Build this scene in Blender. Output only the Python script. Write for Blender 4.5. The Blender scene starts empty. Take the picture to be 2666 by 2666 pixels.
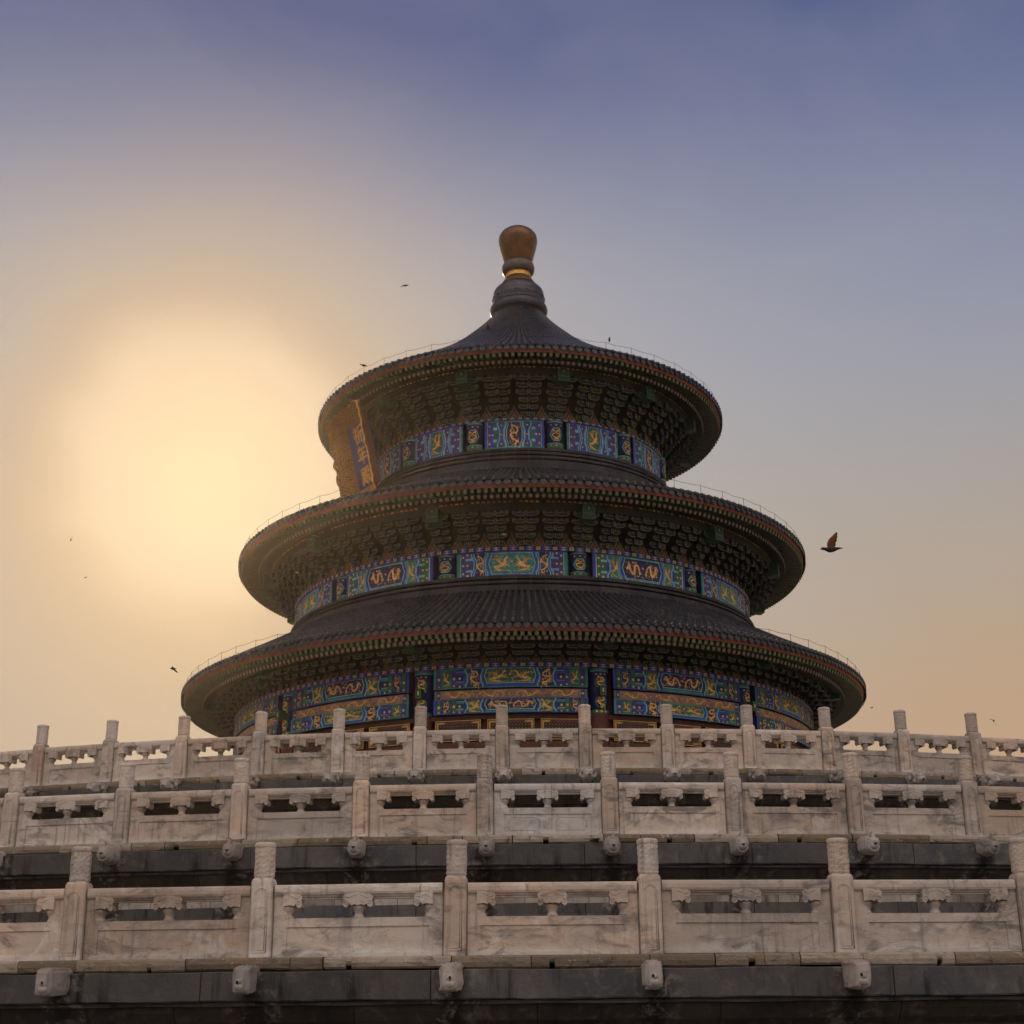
import bpy, math, random
from mathutils import Matrix, Vector
from math import sin, cos, pi, radians, sqrt, atan2, hypot
random.seed(7)
S = bpy.context.scene
COL = S.collection

# ------------------------------------------------------------------ camera
CAM_D = 70.2831
f_, pit, rol, yaw = 3778.42 / 2666, 0.3405, 0.0093, -0.0066
r0 = Vector((cos(yaw), -sin(yaw), 0)); f0 = Vector((sin(yaw), cos(yaw), 0)); zz = Vector((0, 0, 1))
fw = cos(pit) * f0 + sin(pit) * zz
u0 = -sin(pit) * f0 + cos(pit) * zz
right = cos(rol) * r0 - sin(rol) * u0
up = sin(rol) * r0 + cos(rol) * u0
cd = bpy.data.cameras.new('camera'); cam = bpy.data.objects.new('camera', cd); COL.objects.link(cam)
cd.sensor_width = 36; cd.lens = 36 * f_; cd.clip_start = 0.1; cd.clip_end = 5000
m = Matrix((right, up, -fw)).transposed().to_4x4(); m.translation = Vector((0, -CAM_D, 0)); cam.matrix_world = m
S.camera = cam

# ------------------------------------------------------------------ sky and sun
SUN_AZ, SUN_EL = radians(-13.0), radians(21.0)          # behind the hall, to its left
sund = Vector((sin(SUN_AZ) * cos(SUN_EL), cos(SUN_AZ) * cos(SUN_EL), sin(SUN_EL)))
W = bpy.data.worlds.new('World'); S.world = W; W.use_nodes = True
nt = W.node_tree; nt.nodes.clear(); N = nt.nodes; L = nt.links
def nd(t, **k):
    n = N.new(t)
    for a, b in k.items(): setattr(n, a, b)
    return n
def math_(op, a, b=None, c=None, clamp=False):
    n = nd('ShaderNodeMath', operation=op, use_clamp=clamp)
    for i, x in enumerate((a, b, c)):
        if x is None: continue
        if hasattr(x, 'links'): L.new(x, n.inputs[i])
        else: n.inputs[i].default_value = x
    return n.outputs[0]
def mixc(fac, a, b, blend='MIX'):
    n = nd('ShaderNodeMix', data_type='RGBA', blend_type=blend); n.clamp_factor = True
    for i, x in ((0, fac), (6, a), (7, b)):
        if hasattr(x, 'links'): L.new(x, n.inputs[i])
        elif i == 0: n.inputs[0].default_value = x
        else: n.inputs[i].default_value = (*x, 1) if len(x) == 3 else x
    return n.outputs[2]
tc = nd('ShaderNodeTexCoord')
nrm = nd('ShaderNodeVectorMath', operation='NORMALIZE'); L.new(tc.outputs['Generated'], nrm.inputs[0])
sep = nd('ShaderNodeSeparateXYZ'); L.new(nrm.outputs[0], sep.inputs[0])
el = math_('MULTIPLY', math_('ARCSINE', sep.outputs[2]), 180 / pi)
ramp = nd('ShaderNodeValToRGB'); ramp.color_ramp.interpolation = 'B_SPLINE'
L.new(math_('MULTIPLY', el, 1 / 60.0, clamp=True), ramp.inputs[0])
cr = ramp.color_ramp
stops = [(0, (.57, .32, .15)), (8, (.57, .322, .155)), (13.5, (.51, .342, .20)), (19.5, (.385, .345, .31)), (25, (.29, .312, .412)), (31, (.175, .210, .36)), (38, (.080, .108, .25)), (50, (.045, .068, .19))]
while len(cr.elements) < len(stops): cr.elements.new(0.5)
for e, (p, c) in zip(cr.elements, stops): e.position = p / 60.0; e.color = (*c, 1)
dt = nd('ShaderNodeVectorMath', operation='DOT_PRODUCT'); L.new(nrm.outputs[0], dt.inputs[0]); dt.inputs[1].default_value = sund
ang = math_('MULTIPLY', math_('ARCCOSINE', math_('MINIMUM', dt.outputs['Value'], 0.99999)), 180 / pi)
# uneven haze: the aureole is not a perfect circle
nz = nd('ShaderNodeTexNoise'); nz.inputs['Scale'].default_value = 5.0; nz.inputs['Detail'].default_value = 2.0
mp = nd('ShaderNodeMapping'); mp.inputs['Scale'].default_value = (1, 1, 2.6); L.new(nrm.outputs[0], mp.inputs[0]); L.new(mp.outputs[0], nz.inputs['Vector'])
ang2 = math_('ADD', ang, math_('MULTIPLY', math_('SUBTRACT', nz.outputs['Fac'], 0.5), 3.2))
g2 = math_('EXPONENT', math_('MULTIPLY', math_('POWER', math_('DIVIDE', ang2, 9.0), 2.0), -1.0))
mr = nd('ShaderNodeMapRange', interpolation_type='SMOOTHERSTEP'); L.new(ang2, mr.inputs[0])
for i, x in ((1, 7.6), (2, 3.7), (3, 0.0), (4, 0.40)): mr.inputs[i].default_value = x
g3 = math_('EXPONENT', math_('MULTIPLY', math_('POWER', math_('DIVIDE', ang, 25.0), 2.0), -1.0))
hw = nd('ShaderNodeMapRange', interpolation_type='SMOOTHSTEP'); L.new(el, hw.inputs[0])
for i, x in ((1, 38.0), (2, 26.0), (3, 0.0), (4, 0.68)): hw.inputs[i].default_value = x
c0 = mixc(math_('MULTIPLY', g3, hw.outputs[0]), ramp.outputs[0], (.475, .455, .43))
c1 = mixc(g2, c0, (.60, .385, .18))
c2 = mixc(mr.outputs[0], c1, (.92, .76, .58))
# added fill: sky behind the viewer brightened to light the hall's shaded front
back = nd('ShaderNodeMapRange', interpolation_type='SMOOTHSTEP'); L.new(sep.outputs[1], back.inputs[0])
for i, x in ((1, 0.25), (2, -0.55), (3, 0.0), (4, 1.0)): back.inputs[i].default_value = x
hi = nd('ShaderNodeMapRange', interpolation_type='SMOOTHSTEP'); L.new(el, hi.inputs[0])
for i, x in ((1, 8.0), (2, 48.0), (3, 0.0), (4, 1.0)): hi.inputs[i].default_value = x
wn = nd('ShaderNodeTexNoise'); wn.inputs['Scale'].default_value = 4.2; wn.inputs['Detail'].default_value = 6.0; wn.inputs['Roughness'].default_value = .55; wn.inputs['Distortion'].default_value = .7
wm = nd('ShaderNodeMapping'); wm.inputs['Scale'].default_value = (1.2, 1, 2.2); wm.inputs['Rotation'].default_value = (.2, .55, .3); L.new(nrm.outputs[0], wm.inputs[0]); L.new(wm.outputs[0], wn.inputs['Vector'])
wv = nd('ShaderNodeMapRange', interpolation_type='SMOOTHSTEP'); L.new(wn.outputs['Fac'], wv.inputs[0])
for i, x in ((1, 0.3), (2, 0.72), (3, 0.0), (4, 0.11)): wv.inputs[i].default_value = x
veil = math_('MULTIPLY', wv.outputs[0], math_('SUBTRACT', 1.0, g2))
c2 = mixc(veil, c2, (.46, .43, .43))                      # thin streaks of high haze
c3 = mixc(back.outputs[0], c2, mixc(hi.outputs[0], (.54, .45, .40), (1.86, 1.62, 1.46)))
sky = nd('ShaderNodeTexSky', sky_type='NISHITA'); sky.sun_disc = False; sky.sun_elevation = SUN_EL; sky.sun_rotation = SUN_AZ
sky.air_density = 1.5; sky.dust_density = 4
bg1 = nd('ShaderNodeBackground'); L.new(c3, bg1.inputs[0]); bg1.inputs[1].default_value = 0.95
bg2 = nd('ShaderNodeBackground'); L.new(sky.outputs[0], bg2.inputs[0]); bg2.inputs[1].default_value = 0.002
ad = nd('ShaderNodeAddShader'); L.new(bg1.outputs[0], ad.inputs[0]); L.new(bg2.outputs[0], ad.inputs[1])
wo = nd('ShaderNodeOutputWorld'); L.new(ad.outputs[0], wo.inputs[0])
sl = bpy.data.lights.new('sun', 'SUN'); sl.energy = 3.0; sl.angle = radians(0.6); sl.color = (1.0, .74, .46)
so = bpy.data.objects.new('sun', sl); COL.objects.link(so)
so.rotation_euler = sund.to_track_quat('Z', 'Y').to_euler()
S.view_settings.view_transform = 'Standard'; S.view_settings.look = 'None'
S.view_settings.exposure = 0; S.view_settings.gamma = 1; S.view_settings.use_curve_mapping = False
S.render.engine = 'CYCLES'; S.cycles.max_bounces = 5; S.cycles.diffuse_bounces = 3

# ------------------------------------------------------------------ materials
class NT:
    def __init__(s, name):
        s.m = bpy.data.materials.new(name); s.m.use_nodes = True; s.t = s.m.node_tree; s.t.nodes.clear()
        s.b = s.n('ShaderNodeBsdfPrincipled'); o = s.n('ShaderNodeOutputMaterial'); s.l(s.b.outputs[0], o.inputs[0])
    def n(s, t, **k):
        x = s.t.nodes.new(t)
        for a, b in k.items(): setattr(x, a, b)
        return x
    def l(s, a, b): s.t.links.new(a, b)
    def put(s, sock, v):
        if hasattr(v, 'links'): s.l(v, sock)
        elif isinstance(v, tuple) and len(v) == 3 and sock.type == 'RGBA': sock.default_value = (*v, 1)
        else: sock.default_value = v
    def math(s, op, a, b=0.0, clamp=False):
        x = s.n('ShaderNodeMath', operation=op, use_clamp=clamp); s.put(x.inputs[0], a); s.put(x.inputs[1], b); return x.outputs[0]
    def mix(s, f, a, b, blend='MIX'):
        x = s.n('ShaderNodeMix', data_type='RGBA', blend_type=blend); s.put(x.inputs[0], f); s.put(x.inputs[6], a); s.put(x.inputs[7], b); return x.outputs[2]
    def noise(s, vec, scale, detail=4, rough=.6, dist=0, mapscale=None, loc=None):
        if mapscale or loc:
            mp = s.n('ShaderNodeMapping'); s.put(mp.inputs[0], vec)
            if mapscale: mp.inputs['Scale'].default_value = mapscale
            if loc: mp.inputs['Location'].default_value = loc
            vec = mp.outputs[0]
        x = s.n('ShaderNodeTexNoise'); s.put(x.inputs['Vector'], vec)
        for k, v in (('Scale', scale), ('Detail', detail), ('Roughness', rough), ('Distortion', dist)): x.inputs[k].default_value = v
        return x.outputs['Fac']
    def step(s, v, a, b, lo=0.0, hi=1.0):
        x = s.n('ShaderNodeMapRange', interpolation_type='SMOOTHSTEP'); s.put(x.inputs[0], v)
        for i, q in ((1, a), (2, b), (3, lo), (4, hi)): x.inputs[i].default_value = q
        return x.outputs[0]
    def bump(s, h, dist=.02, strength=1.0, prev=None):
        x = s.n('ShaderNodeBump'); s.put(x.inputs['Height'], h); x.inputs['Distance'].default_value = dist; x.inputs['Strength'].default_value = strength
        if prev: s.l(prev, x.inputs['Normal'])
        return x.outputs[0]
    def out(s, col, rough=.6, metal=0.0, normal=None, spec=.5):
        s.put(s.b.inputs['Base Color'], col); s.put(s.b.inputs['Roughness'], rough); s.put(s.b.inputs['Metallic'], metal)
        s.b.inputs['Specular IOR Level'].default_value = spec
        if normal: s.l(normal, s.b.inputs['Normal'])
        return s.m
    def objcoord(s, scat=True):
        c = s.n('ShaderNodeTexCoord').outputs['Object']
        if not scat: return c, None
        r = s.n('ShaderNodeObjectInfo').outputs['Random']
        mu = s.n('ShaderNodeVectorMath', operation='MULTIPLY'); s.put(mu.inputs[0], r); mu.inputs[1].default_value = (91., 37., 53.)
        a = s.n('ShaderNodeVectorMath', operation='ADD'); s.l(c, a.inputs[0]); s.l(mu.outputs[0], a.inputs[1])
        return a.outputs[0], r

def paint(name, c, rough=.55, metal=0.0, var=.35, scale=3.0, spec=.35):
    k = NT(name); v, _ = k.objcoord(False)
    n = k.noise(v, scale, 5, .65)
    n2 = k.noise(v, scale * 14, 3, .6)
    dark = tuple(x * (1 - var) for x in c); lite = tuple(min(1, x * (1 + var * .6) + .004) for x in c)
    col = k.mix(k.step(n, .3, .7), dark, lite)
    col = k.mix(k.step(n2, .62, .8, 0, .35), col, (.16, .14, .11))
    return k.out(col, rough, metal, spec=spec)

def marble_mat(name, tint=(.51, .385, .305), cool=(.41, .35, .31), pale=(.58, .53, .50), carve=False, stain=.8):
    k = NT(name); v, rnd = k.objcoord()
    oz = k.n('ShaderNodeSeparateXYZ'); k.l(k.n('ShaderNodeTexCoord').outputs['Object'], oz.inputs[0]); z = oz.outputs[2]
    big = k.noise(v, .9, 3, .55)
    col = k.mix(k.step(big, .35, .66), tint, cool)
    mid = k.noise(v, 5, 5, .65, .6, mapscale=(1, 1, 1.6))
    col = k.mix(k.step(mid, .35, .75, 0, .5), col, (.36, .275, .215))
    # pale, rubbed patches and a paler foot
    pz = k.math('SUBTRACT', z, k.math('MULTIPLY', k.noise(v, 3.2, 3, .6), .26))
    col = k.mix(k.step(pz, .02, -.12, 0, .75), col, pale)
    p2 = k.noise(v, 2.1, 5, .62, .8, loc=(7, 3, 1)); col = k.mix(k.step(p2, .54, .68, 0, .65), col, pale)
    # weathered grey streaks lying along the bed of the stone, other directions on other pieces
    mp = k.n('ShaderNodeMapping'); k.l(v, mp.inputs[0]); mp.inputs['Scale'].default_value = (.75, 1, 1.9); mp.inputs['Rotation'].default_value = (0, .3, 0)
    st = k.noise(mp.outputs[0], 2.0, 9, .70, 1.3)
    gate = k.step(k.noise(v, 1.3, 3, .6, loc=(3, 9, 4)), .38, .56)
    col = k.mix(k.math('MULTIPLY', k.step(st, .48, .66, 0, stain), gate), col, (.125, .108, .10))
    mz = k.math('MULTIPLY', k.step(z, .10, .34), k.step(z, .95, .46)); mn = k.noise(v, 1.9, 7, .66, 1.0, mapscale=(.9, 1, 1.4), loc=(5, 2, 9))
    col = k.mix(k.math('MULTIPLY', k.math('MULTIPLY', k.step(mn, .46, .60, 0, stain), mz), k.step(k.math('FRACT', k.math('MULTIPLY', rnd, 13.7)), .2, .9)), col, (.105, .095, .095))
    # run-off streaks
    ro = k.noise(v, 1.0, 6, .65, 0, mapscale=(13, 13, .8)); ro2 = k.noise(v, 1.6, 2, .5, loc=(1, 5, 2))
    col = k.mix(k.math('MULTIPLY', k.step(ro, .5, .68, 0, .7), k.step(ro2, .42, .58)), col, (.17, .145, .13))
    # fine dark veins
    mp2 = k.n('ShaderNodeMapping'); k.l(v, mp2.inputs[0]); mp2.inputs['Scale'].default_value = (.8, 1, 1.9); mp2.inputs['Rotation'].default_value = (0, .6, 0)
    ve = k.noise(mp2.outputs[0], 1.7, 9, .62, 2.0)
    line = k.math('ABSOLUTE', k.math('SUBTRACT', ve, .5))
    vg = k.step(k.noise(v, 1.1, 2, .5, loc=(6, 1, 8)), .46, .6)
    col = k.mix(k.math('MULTIPLY', k.step(line, .010, .001, 0, .6), vg), col, (.13, .11, .10))
    hv = k.n('ShaderNodeHueSaturation'); k.l(col, hv.inputs['Color'])
    k.l(k.step(rnd, 0, 1, .76, 1.10), hv.inputs['Value']); k.l(k.step(k.math('FRACT', k.math('MULTIPLY', rnd, 7.3)), 0, 1, .62, 1.05), hv.inputs['Saturation'])
    h = k.noise(v, 26, 6, .7); nb = k.bump(h, .012, .55)
    nb = k.bump(k.noise(v, 4, 4, .6), .03, .35, nb)
    if carve:
        w = k.noise(v, 11, 3, .5, 2.5, mapscale=(1, 1, 1.6)); nb = k.bump(k.math('ABSOLUTE', k.math('SUBTRACT', w, .5)), .035, .7, nb)
    return k.out(hv.outputs[0], .72, 0, nb, .3)

def stone_mat(name, c1, c2, c3, joint=(2.6, 5.0), streak=.7, jw=.006, period=None, mortar=.12):
    """big dressed blocks laid round a ring; UV: u along the ring, v up the profile (metres)"""
    k = NT(name); uv = k.n('ShaderNodeUVMap').outputs[0]
    n1 = k.noise(uv, .7, 5, .6); n2 = k.noise(uv, 4, 6, .68, .5)
    br = k.n('ShaderNodeTexBrick'); k.l(uv, br.inputs['Vector'])
    br.offset = .37; br.offset_frequency = 1; br.squash = .7; br.squash_frequency = 3
    for a, b in (('Color1', (.72, .72, .72, 1)), ('Color2', (1.25, 1.25, 1.25, 1)), ('Mortar', (mortar, mortar, mortar, 1)), ('Scale', 1.0), ('Mortar Size', jw), ('Mortar Smooth', .3), ('Brick Width', joint[0]), ('Row Height', joint[1])): br.inputs[a].default_value = b
    col = k.mix(k.step(n1, .35, .65), c1, c2); col = k.mix(k.step(n2, .5, .75, 0, .7), col, c3)
    st = k.noise(uv, 1.0, 6, .65, 0, mapscale=(5.5, .5, 1)); st2 = k.noise(uv, .8, 3, .5, loc=(4, 4, 4))
    col = k.mix(k.math('MULTIPLY', k.step(st, .5, .68, 0, streak), k.step(st2, .38, .6)), col, tuple(x * .15 for x in c1))
    pa = k.noise(uv, 1.7, 7, .72, 1.2, loc=(2, 8, 5)); col = k.mix(k.step(pa, .60, .74, 0, .6), col, tuple(min(1, x * 2.0 + .03) for x in c2))
    col = k.mix(1.0, col, br.outputs['Color'], 'MULTIPLY')
    if period:                                   # black water stains, with a pale limy edge, below each spout
        sx = k.n('ShaderNodeSeparateXYZ'); k.l(uv, sx.inputs[0])
        wob = k.math('MULTIPLY', k.math('SUBTRACT', k.noise(uv, 2.2, 4, .6, loc=(9, 1, 3)), .5), .5)
        fr = k.math('ABSOLUTE', k.math('SUBTRACT', k.math('FRACT', k.math('ADD', k.math('DIVIDE', k.math('ADD', sx.outputs[0], wob), period), .5)), .5))
        dist = k.math('MULTIPLY', fr, period); pat = k.noise(uv, 5, 6, .72, .6, loc=(3, 7, 1))
        col = k.mix(k.math('MULTIPLY', k.step(dist, .42, .22, 0, 1), k.step(pat, .5, .64, 0, .6)), col, (.20, .175, .15))
        col = k.mix(k.math('MULTIPLY', k.step(dist, .24, .05, 0, 1), k.step(pat, .62, .42, 0, .9)), col, (.008, .007, .006))
    nb = k.bump(br.outputs['Fac'], .015, -1.0); nb = k.bump(k.noise(uv, 9, 7, .72), .03, .6, nb)
    return k.out(col, .8, 0, nb, .25)

M = {}
M['marble'] = marble_mat('marble'); M['marble_carved'] = marble_mat('carved_marble', (.58, .455, .37), (.50, .44, .395), carve=True, stain=.4)
M['marble_new'] = marble_mat('pale_marble', (.50, .465, .455), (.47, .45, .45), (.60, .58, .575), stain=.4)
M['spout'] = marble_mat('spout_stone', (.31, .245, .205), (.25, .22, .20), (.38, .35, .33), stain=.9)
for t_, pe in ((1, 2.505), (2, 2.203), (3, 1.860)):
    M['grey%d' % t_] = stone_mat('grey_stone', (.046, .048, .054), (.080, .076, .078), (.14, .122, .108), (2.9, 9.0), .9, .010, pe)
    M['recess%d' % t_] = stone_mat('stained_shaded_stone', (.022, .019, .017), (.048, .041, .035), (.11, .088, .068), (2.3, 9.0), .85, .008, pe)  # darker copy of the grey: water stain plus painted shade under the cornice
M['grey'] = stone_mat('grey_stone', (.050, .050, .055), (.070, .067, .070), (.105, .092, .082), (2.9, 9.0))
M['recess'] = stone_mat('stained_shaded_stone', (.022, .019, .017), (.045, .039, .034), (.10, .082, .066), (2.3, 9.0), .85)  # same mix of stain and painted-in shade
M['rough'] = stone_mat('rough_stone', (.20, .18, .16), (.36, .33, .30), (.035, .032, .03), (1.1, 9.0), .8)
M['paving'] = stone_mat('paving', (.22, .20, .18), (.27, .245, .215), (.17, .15, .13), (.6, .4), .2)
M['brick'] = stone_mat('ridge_brick', (.030, .030, .036), (.046, .045, .052), (.026, .022, .022), (.62, 9.0), .4, .014, None, 1.9)

def course_mat():
    k = NT('weathered_course'); v, rnd = k.objcoord()
    is_ = k.n('ShaderNodeAttribute', attribute_name='tone').outputs['Fac']
    n1 = k.noise(v, 2.2, 6, .68, .6); n2 = k.noise(v, 9, 6, .7, .4)
    col = k.mix(k.step(is_, .2, .8), (.15, .12, .09), (.33, .285, .24))
    col = k.mix(k.step(n1, .48, .68, 0, .8), col, (.21, .15, .085)); col = k.mix(k.step(n2, .58, .7, 0, .8), col, (.46, .40, .34))
    col = k.mix(k.step(k.noise(v, 3.4, 7, .72, .8, loc=(5, 5, 5)), .54, .68, 0, .85), col, (.055, .05, .045))
    nb = k.bump(k.noise(v, 7, 8, .75), .05, .9)
    return k.out(col, .85, 0, nb, .2)
M['course'] = course_mat()

def tile_mat(name, c, c2, spec=.5):
    k = NT(name); v, _ = k.objcoord(False)
    n1 = k.noise(v, .8, 4, .6); n2 = k.noise(v, 7, 4, .6); n3 = k.noise(v, 2.2, 6, .7, .5)
    col = k.mix(k.step(n1, .35, .65), c, c2); col = k.mix(k.step(n2, .45, .8, 0, .5), col, tuple(x * .5 for x in c))
    col = k.mix(k.step(n3, .57, .7, 0, .55), col, (.10, .085, .07))
    uv = k.n('ShaderNodeUVMap').outputs[0]
    w = k.n('ShaderNodeTexWave', wave_type='BANDS', bands_direction='Y'); k.l(uv, w.inputs['Vector']); w.inputs['Scale'].default_value = .62; w.inputs['Distortion'].default_value = .3
    nb = k.bump(k.math('POWER', w.outputs['Fac'], 6.0), .03, .7)
    nb = k.bump(n2, .01, .4, nb)
    return k.out(col, k.step(n3, .3, .7, .2, .5), 0, nb, spec)
M['tile'] = tile_mat('glazed_tile', (.020, .021, .029), (.036, .035, .043))
M['tile_end'] = tile_mat('glazed_tile_end', (.011, .016, .026), (.021, .025, .033), .3)
M['drum'] = paint('drum_glaze', (.028, .028, .048), .4)
M['nail'] = paint('nail_cap', (.26, .15, .065), .45)
M['red'] = paint('red_paint', (.20, .052, .028)); M['darkred'] = paint('dark_red_paint', (.085, .018, .012)); M['doorred'] = paint('door_red', (.075, .02, .013))
M['green'] = paint('green_paint', (.018, .062, .032)); M['dgreen'] = paint('dark_green_paint', (.016, .045, .026))
M['rafter_end'] = paint('rafter_end', (.075, .105, .05), var=.5, scale=9); M['round_end'] = paint('round_end', (.34, .29, .235), var=.4, scale=9)
M['shadow'] = paint('shadow_dark', (.020, .021, .014)); M['underside'] = paint('soffit', (.03, .026, .016))  # shadow: painted-in shade behind brackets and beams, and the flame boards' dark border
M['blue'] = paint('blue_paint', (.030, .055, .33), var=.3); M['dblue'] = paint('deep_blue', (.014, .020, .10)); M['lblue'] = paint('light_blue', (.17, .31, .60))
M['teal'] = paint('teal_paint', (.03, .20, .19)); M['lteal'] = paint('light_teal', (.20, .44, .42)); M['pgreen'] = paint('panel_green', (.025, .12, .075)); M['purple'] = paint('purple_paint', (.045, .046, .165))
M['mauve'] = paint('mauve_board', (.25, .145, .12)); M['flame'] = paint('flame_gold', (.26, .14, .06)); M['beamend_line'] = paint('beam_end_line', (.075, .15, .10)); M['white'] = paint('white_line', (.55, .55, .52)); M['pink'] = paint('pink_dot', (.56, .36, .28))
M['gold'] = paint('gold_leaf', (.66, .36, .085), .4, .3, .4, 6, .5); M['goldp'] = paint('gold_line', (.62, .39, .10), .45, .1)
M['orange'] = paint('orange_paint', (.55, .21, .05)); M['outline'] = paint('bracket_outline', (.20, .195, .10)); M['bblue'] = paint('bracket_blue', (.012, .015, .048), var=.1); M['bgreen'] = paint('bracket_green', (.010, .024, .015), var=.1)
M['finial'] = paint('gilt_finial', (.105, .046, .013), .28, .4, .5, 1.6); M['finialdark'] = paint('finial_ring', (.075, .055, .055), .4)
M['carvedgold'] = None
def carved_gold():
    k = NT('carved_gold'); v, _ = k.objcoord(False)
    w = k.n('ShaderNodeTexWave', wave_type='RINGS'); k.l(v, w.inputs['Vector']); w.inputs['Scale'].default_value = 3.2; w.inputs['Distortion'].default_value = 11; w.inputs['Detail'].default_value = 3; w.inputs['Detail Scale'].default_value = 1.8
    col = k.mix(w.outputs['Fac'], (.11, .036, .007), (.50, .23, .04))
    return k.out(col, .4, .35, k.bump(w.outputs['Fac'], .08, 1.0), .5)
M['carvedgold'] = carved_gold()
M['lattice'] = paint('lattice_wood', (.085, .028, .018)); M['pane'] = paint('window_paper', (.018, .010, .008)); M['wire'] = paint('wire', (.03, .03, .03))
M['bird'] = paint('dark_feathers', (.022, .018, .016), .8); M['wing'] = paint('brown_feathers', (.20, .075, .025), .8); M['black'] = paint('black_hole', (.008, .007, .006), .9, var=.1); M['leaf'] = paint('fern_green', (.025, .05, .014))
M['brass'] = paint('brass_corner', (.42, .24, .07), .45, .2, .5, 6); M['rafter'] = paint('rafter_green', (.062, .075, .038)); M['purlin'] = paint('purlin_paint', (.020, .026, .022)); M['pan'] = paint('shaded_pan_tile', (.012, .012, .016), .7)  # pan: tile colour darkened to paint in the shade between the rows
M['swift'] = paint('sunlit_feathers', (.45, .36, .26), .8); M['plaqueblue'] = paint('plaque_blue', (.045, .05, .16), .5)  # swift: sunlight on the birds painted into a pale feather colour

# ------------------------------------------------------------------ mesh builder
class MB:
    def __init__(s): s.v = []; s.f = []; s.mi = []; s.sm = []; s.uv = {}; s.mats = []
    def mat(s, name):
        if name not in s.mats: s.mats.append(name)
        return s.mats.index(name)
    def add(s, vs, fs, mat, T=None, smooth=False, uv=None):
        o = len(s.v); i = s.mat(mat)
        s.v += [tuple(T @ Vector(p)) for p in vs] if T is not None else [tuple(p) for p in vs]
        if uv:
            for q, w in enumerate(uv): s.uv[o + q] = w
        for f in fs: s.f.append([o + q for q in f]); s.mi.append(i); s.sm.append(smooth)
    def box(s, c, d, mat, T=None):
        x, y, z = c; a, b, e = d[0] / 2, d[1] / 2, d[2] / 2
        vs = [(x + i * a, y + j * b, z + k * e) for k in (-1, 1) for j in (-1, 1) for i in (-1, 1)]
        s.add(vs, [(0, 2, 3, 1), (4, 5, 7, 6), (0, 1, 5, 4), (2, 6, 7, 3), (0, 4, 6, 2), (1, 3, 7, 5)], mat, T)
    def prism(s, poly, y0, y1, mat, T=None, front=None):
        """poly in (x,z), counter-clockwise seen from -y; y0 is the front"""
        n = len(poly); vs = [(x, y0, z) for x, z in poly] + [(x, y1, z) for x, z in poly]
        s.add(vs, [tuple(range(n))], front or mat, T)
        s.add(vs, [tuple(range(2 * n - 1, n - 1, -1))] + [(j, i, n + i, n + j) for i in range(n) for j in [(i + 1) % n]], mat, T)
    def lathe(s, prof, n, mat, a0=-pi, a1=pi, T=None, smooth=True, uvr=None, v0=0.0, ush=0.0, jit=0.0):
        full = abs(a1 - a0 - 2 * pi) < 1e-6; vs = []; uv = []; L = v0
        for k, (r, z) in enumerate(prof):
            if k: L += hypot(r - prof[k - 1][0], z - prof[k - 1][1])
            for i in range(n + 1):
                a = a0 + (a1 - a0) * i / n; 
                q_ = a * (uvr or r); f_z = 31 * z
                rj = r + jit * (sin(q_ * 1.9 + f_z) * .5 + sin(q_ * 5.3 + 2.1 * f_z) * .4 + sin(q_ * 13.7 + 3.3 * f_z) * .5) if jit else r; zj = z + jit * .5 * sin(q_ * 3.7 + 1.7 * f_z) if jit else z
                vs.append((rj * sin(a), -rj * cos(a), zj)); uv.append(((a + ush) * (uvr or r), -L))
        fs = [(k * (n + 1) + i, (k + 1) * (n + 1) + i, (k + 1) * (n + 1) + i + 1, k * (n + 1) + i + 1) for k in range(len(prof) - 1) for i in range(n)]
        s.add(vs, fs, mat, T, smooth, uv)
    def tube(s, pts, r, mat, n=6, T=None, closed=False):
        P = [Vector(p) for p in pts]; vs = []
        rr = r if isinstance(r, (list, tuple)) else [r] * len(P)
        for i, p in enumerate(P):
            if closed: t = P[(i + 1) % len(P)] - P[i - 1]
            else: t = P[min(i + 1, len(P) - 1)] - P[max(i - 1, 0)]
            t.normalize(); a = t.cross(Vector((0, 0, 1)))
            if a.length < .05: a = t.cross(Vector((1, 0, 0)))
            a.normalize(); b = t.cross(a)
            vs += [tuple(p + rr[i] * (cos(2 * pi * k / n) * a + sin(2 * pi * k / n) * b)) for k in range(n)]
        m_ = len(P) if closed else len(P) - 1
        fs = [(i * n + k, i * n + (k + 1) % n, ((i + 1) % len(P)) * n + (k + 1) % n, ((i + 1) % len(P)) * n + k) for i in range(m_) for k in range(n)]
        if not closed: fs += [tuple(range(n - 1, -1, -1)), tuple((len(P) - 1) * n + k for k in range(n))]
        s.add(vs, fs, mat, T, True)
    def mesh(s, name, tone=None):
        me = bpy.data.meshes.new(name); me.from_pydata(s.v, [], s.f)
        for k in s.mats: me.materials.append(M[k])
        me.polygons.foreach_set('material_index', s.mi); me.polygons.foreach_set('use_smooth', s.sm)
        if s.uv:
            ul = me.uv_layers.new(name='UVMap')
            for lp in me.loops:
                ul.data[lp.index].uv = s.uv.get(lp.vertex_index, (0, 0))
        if tone:
            at = me.attributes.new('tone', 'FLOAT', 'POINT'); at.data.foreach_set('value', tone)
        me.update(); return me

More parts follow.
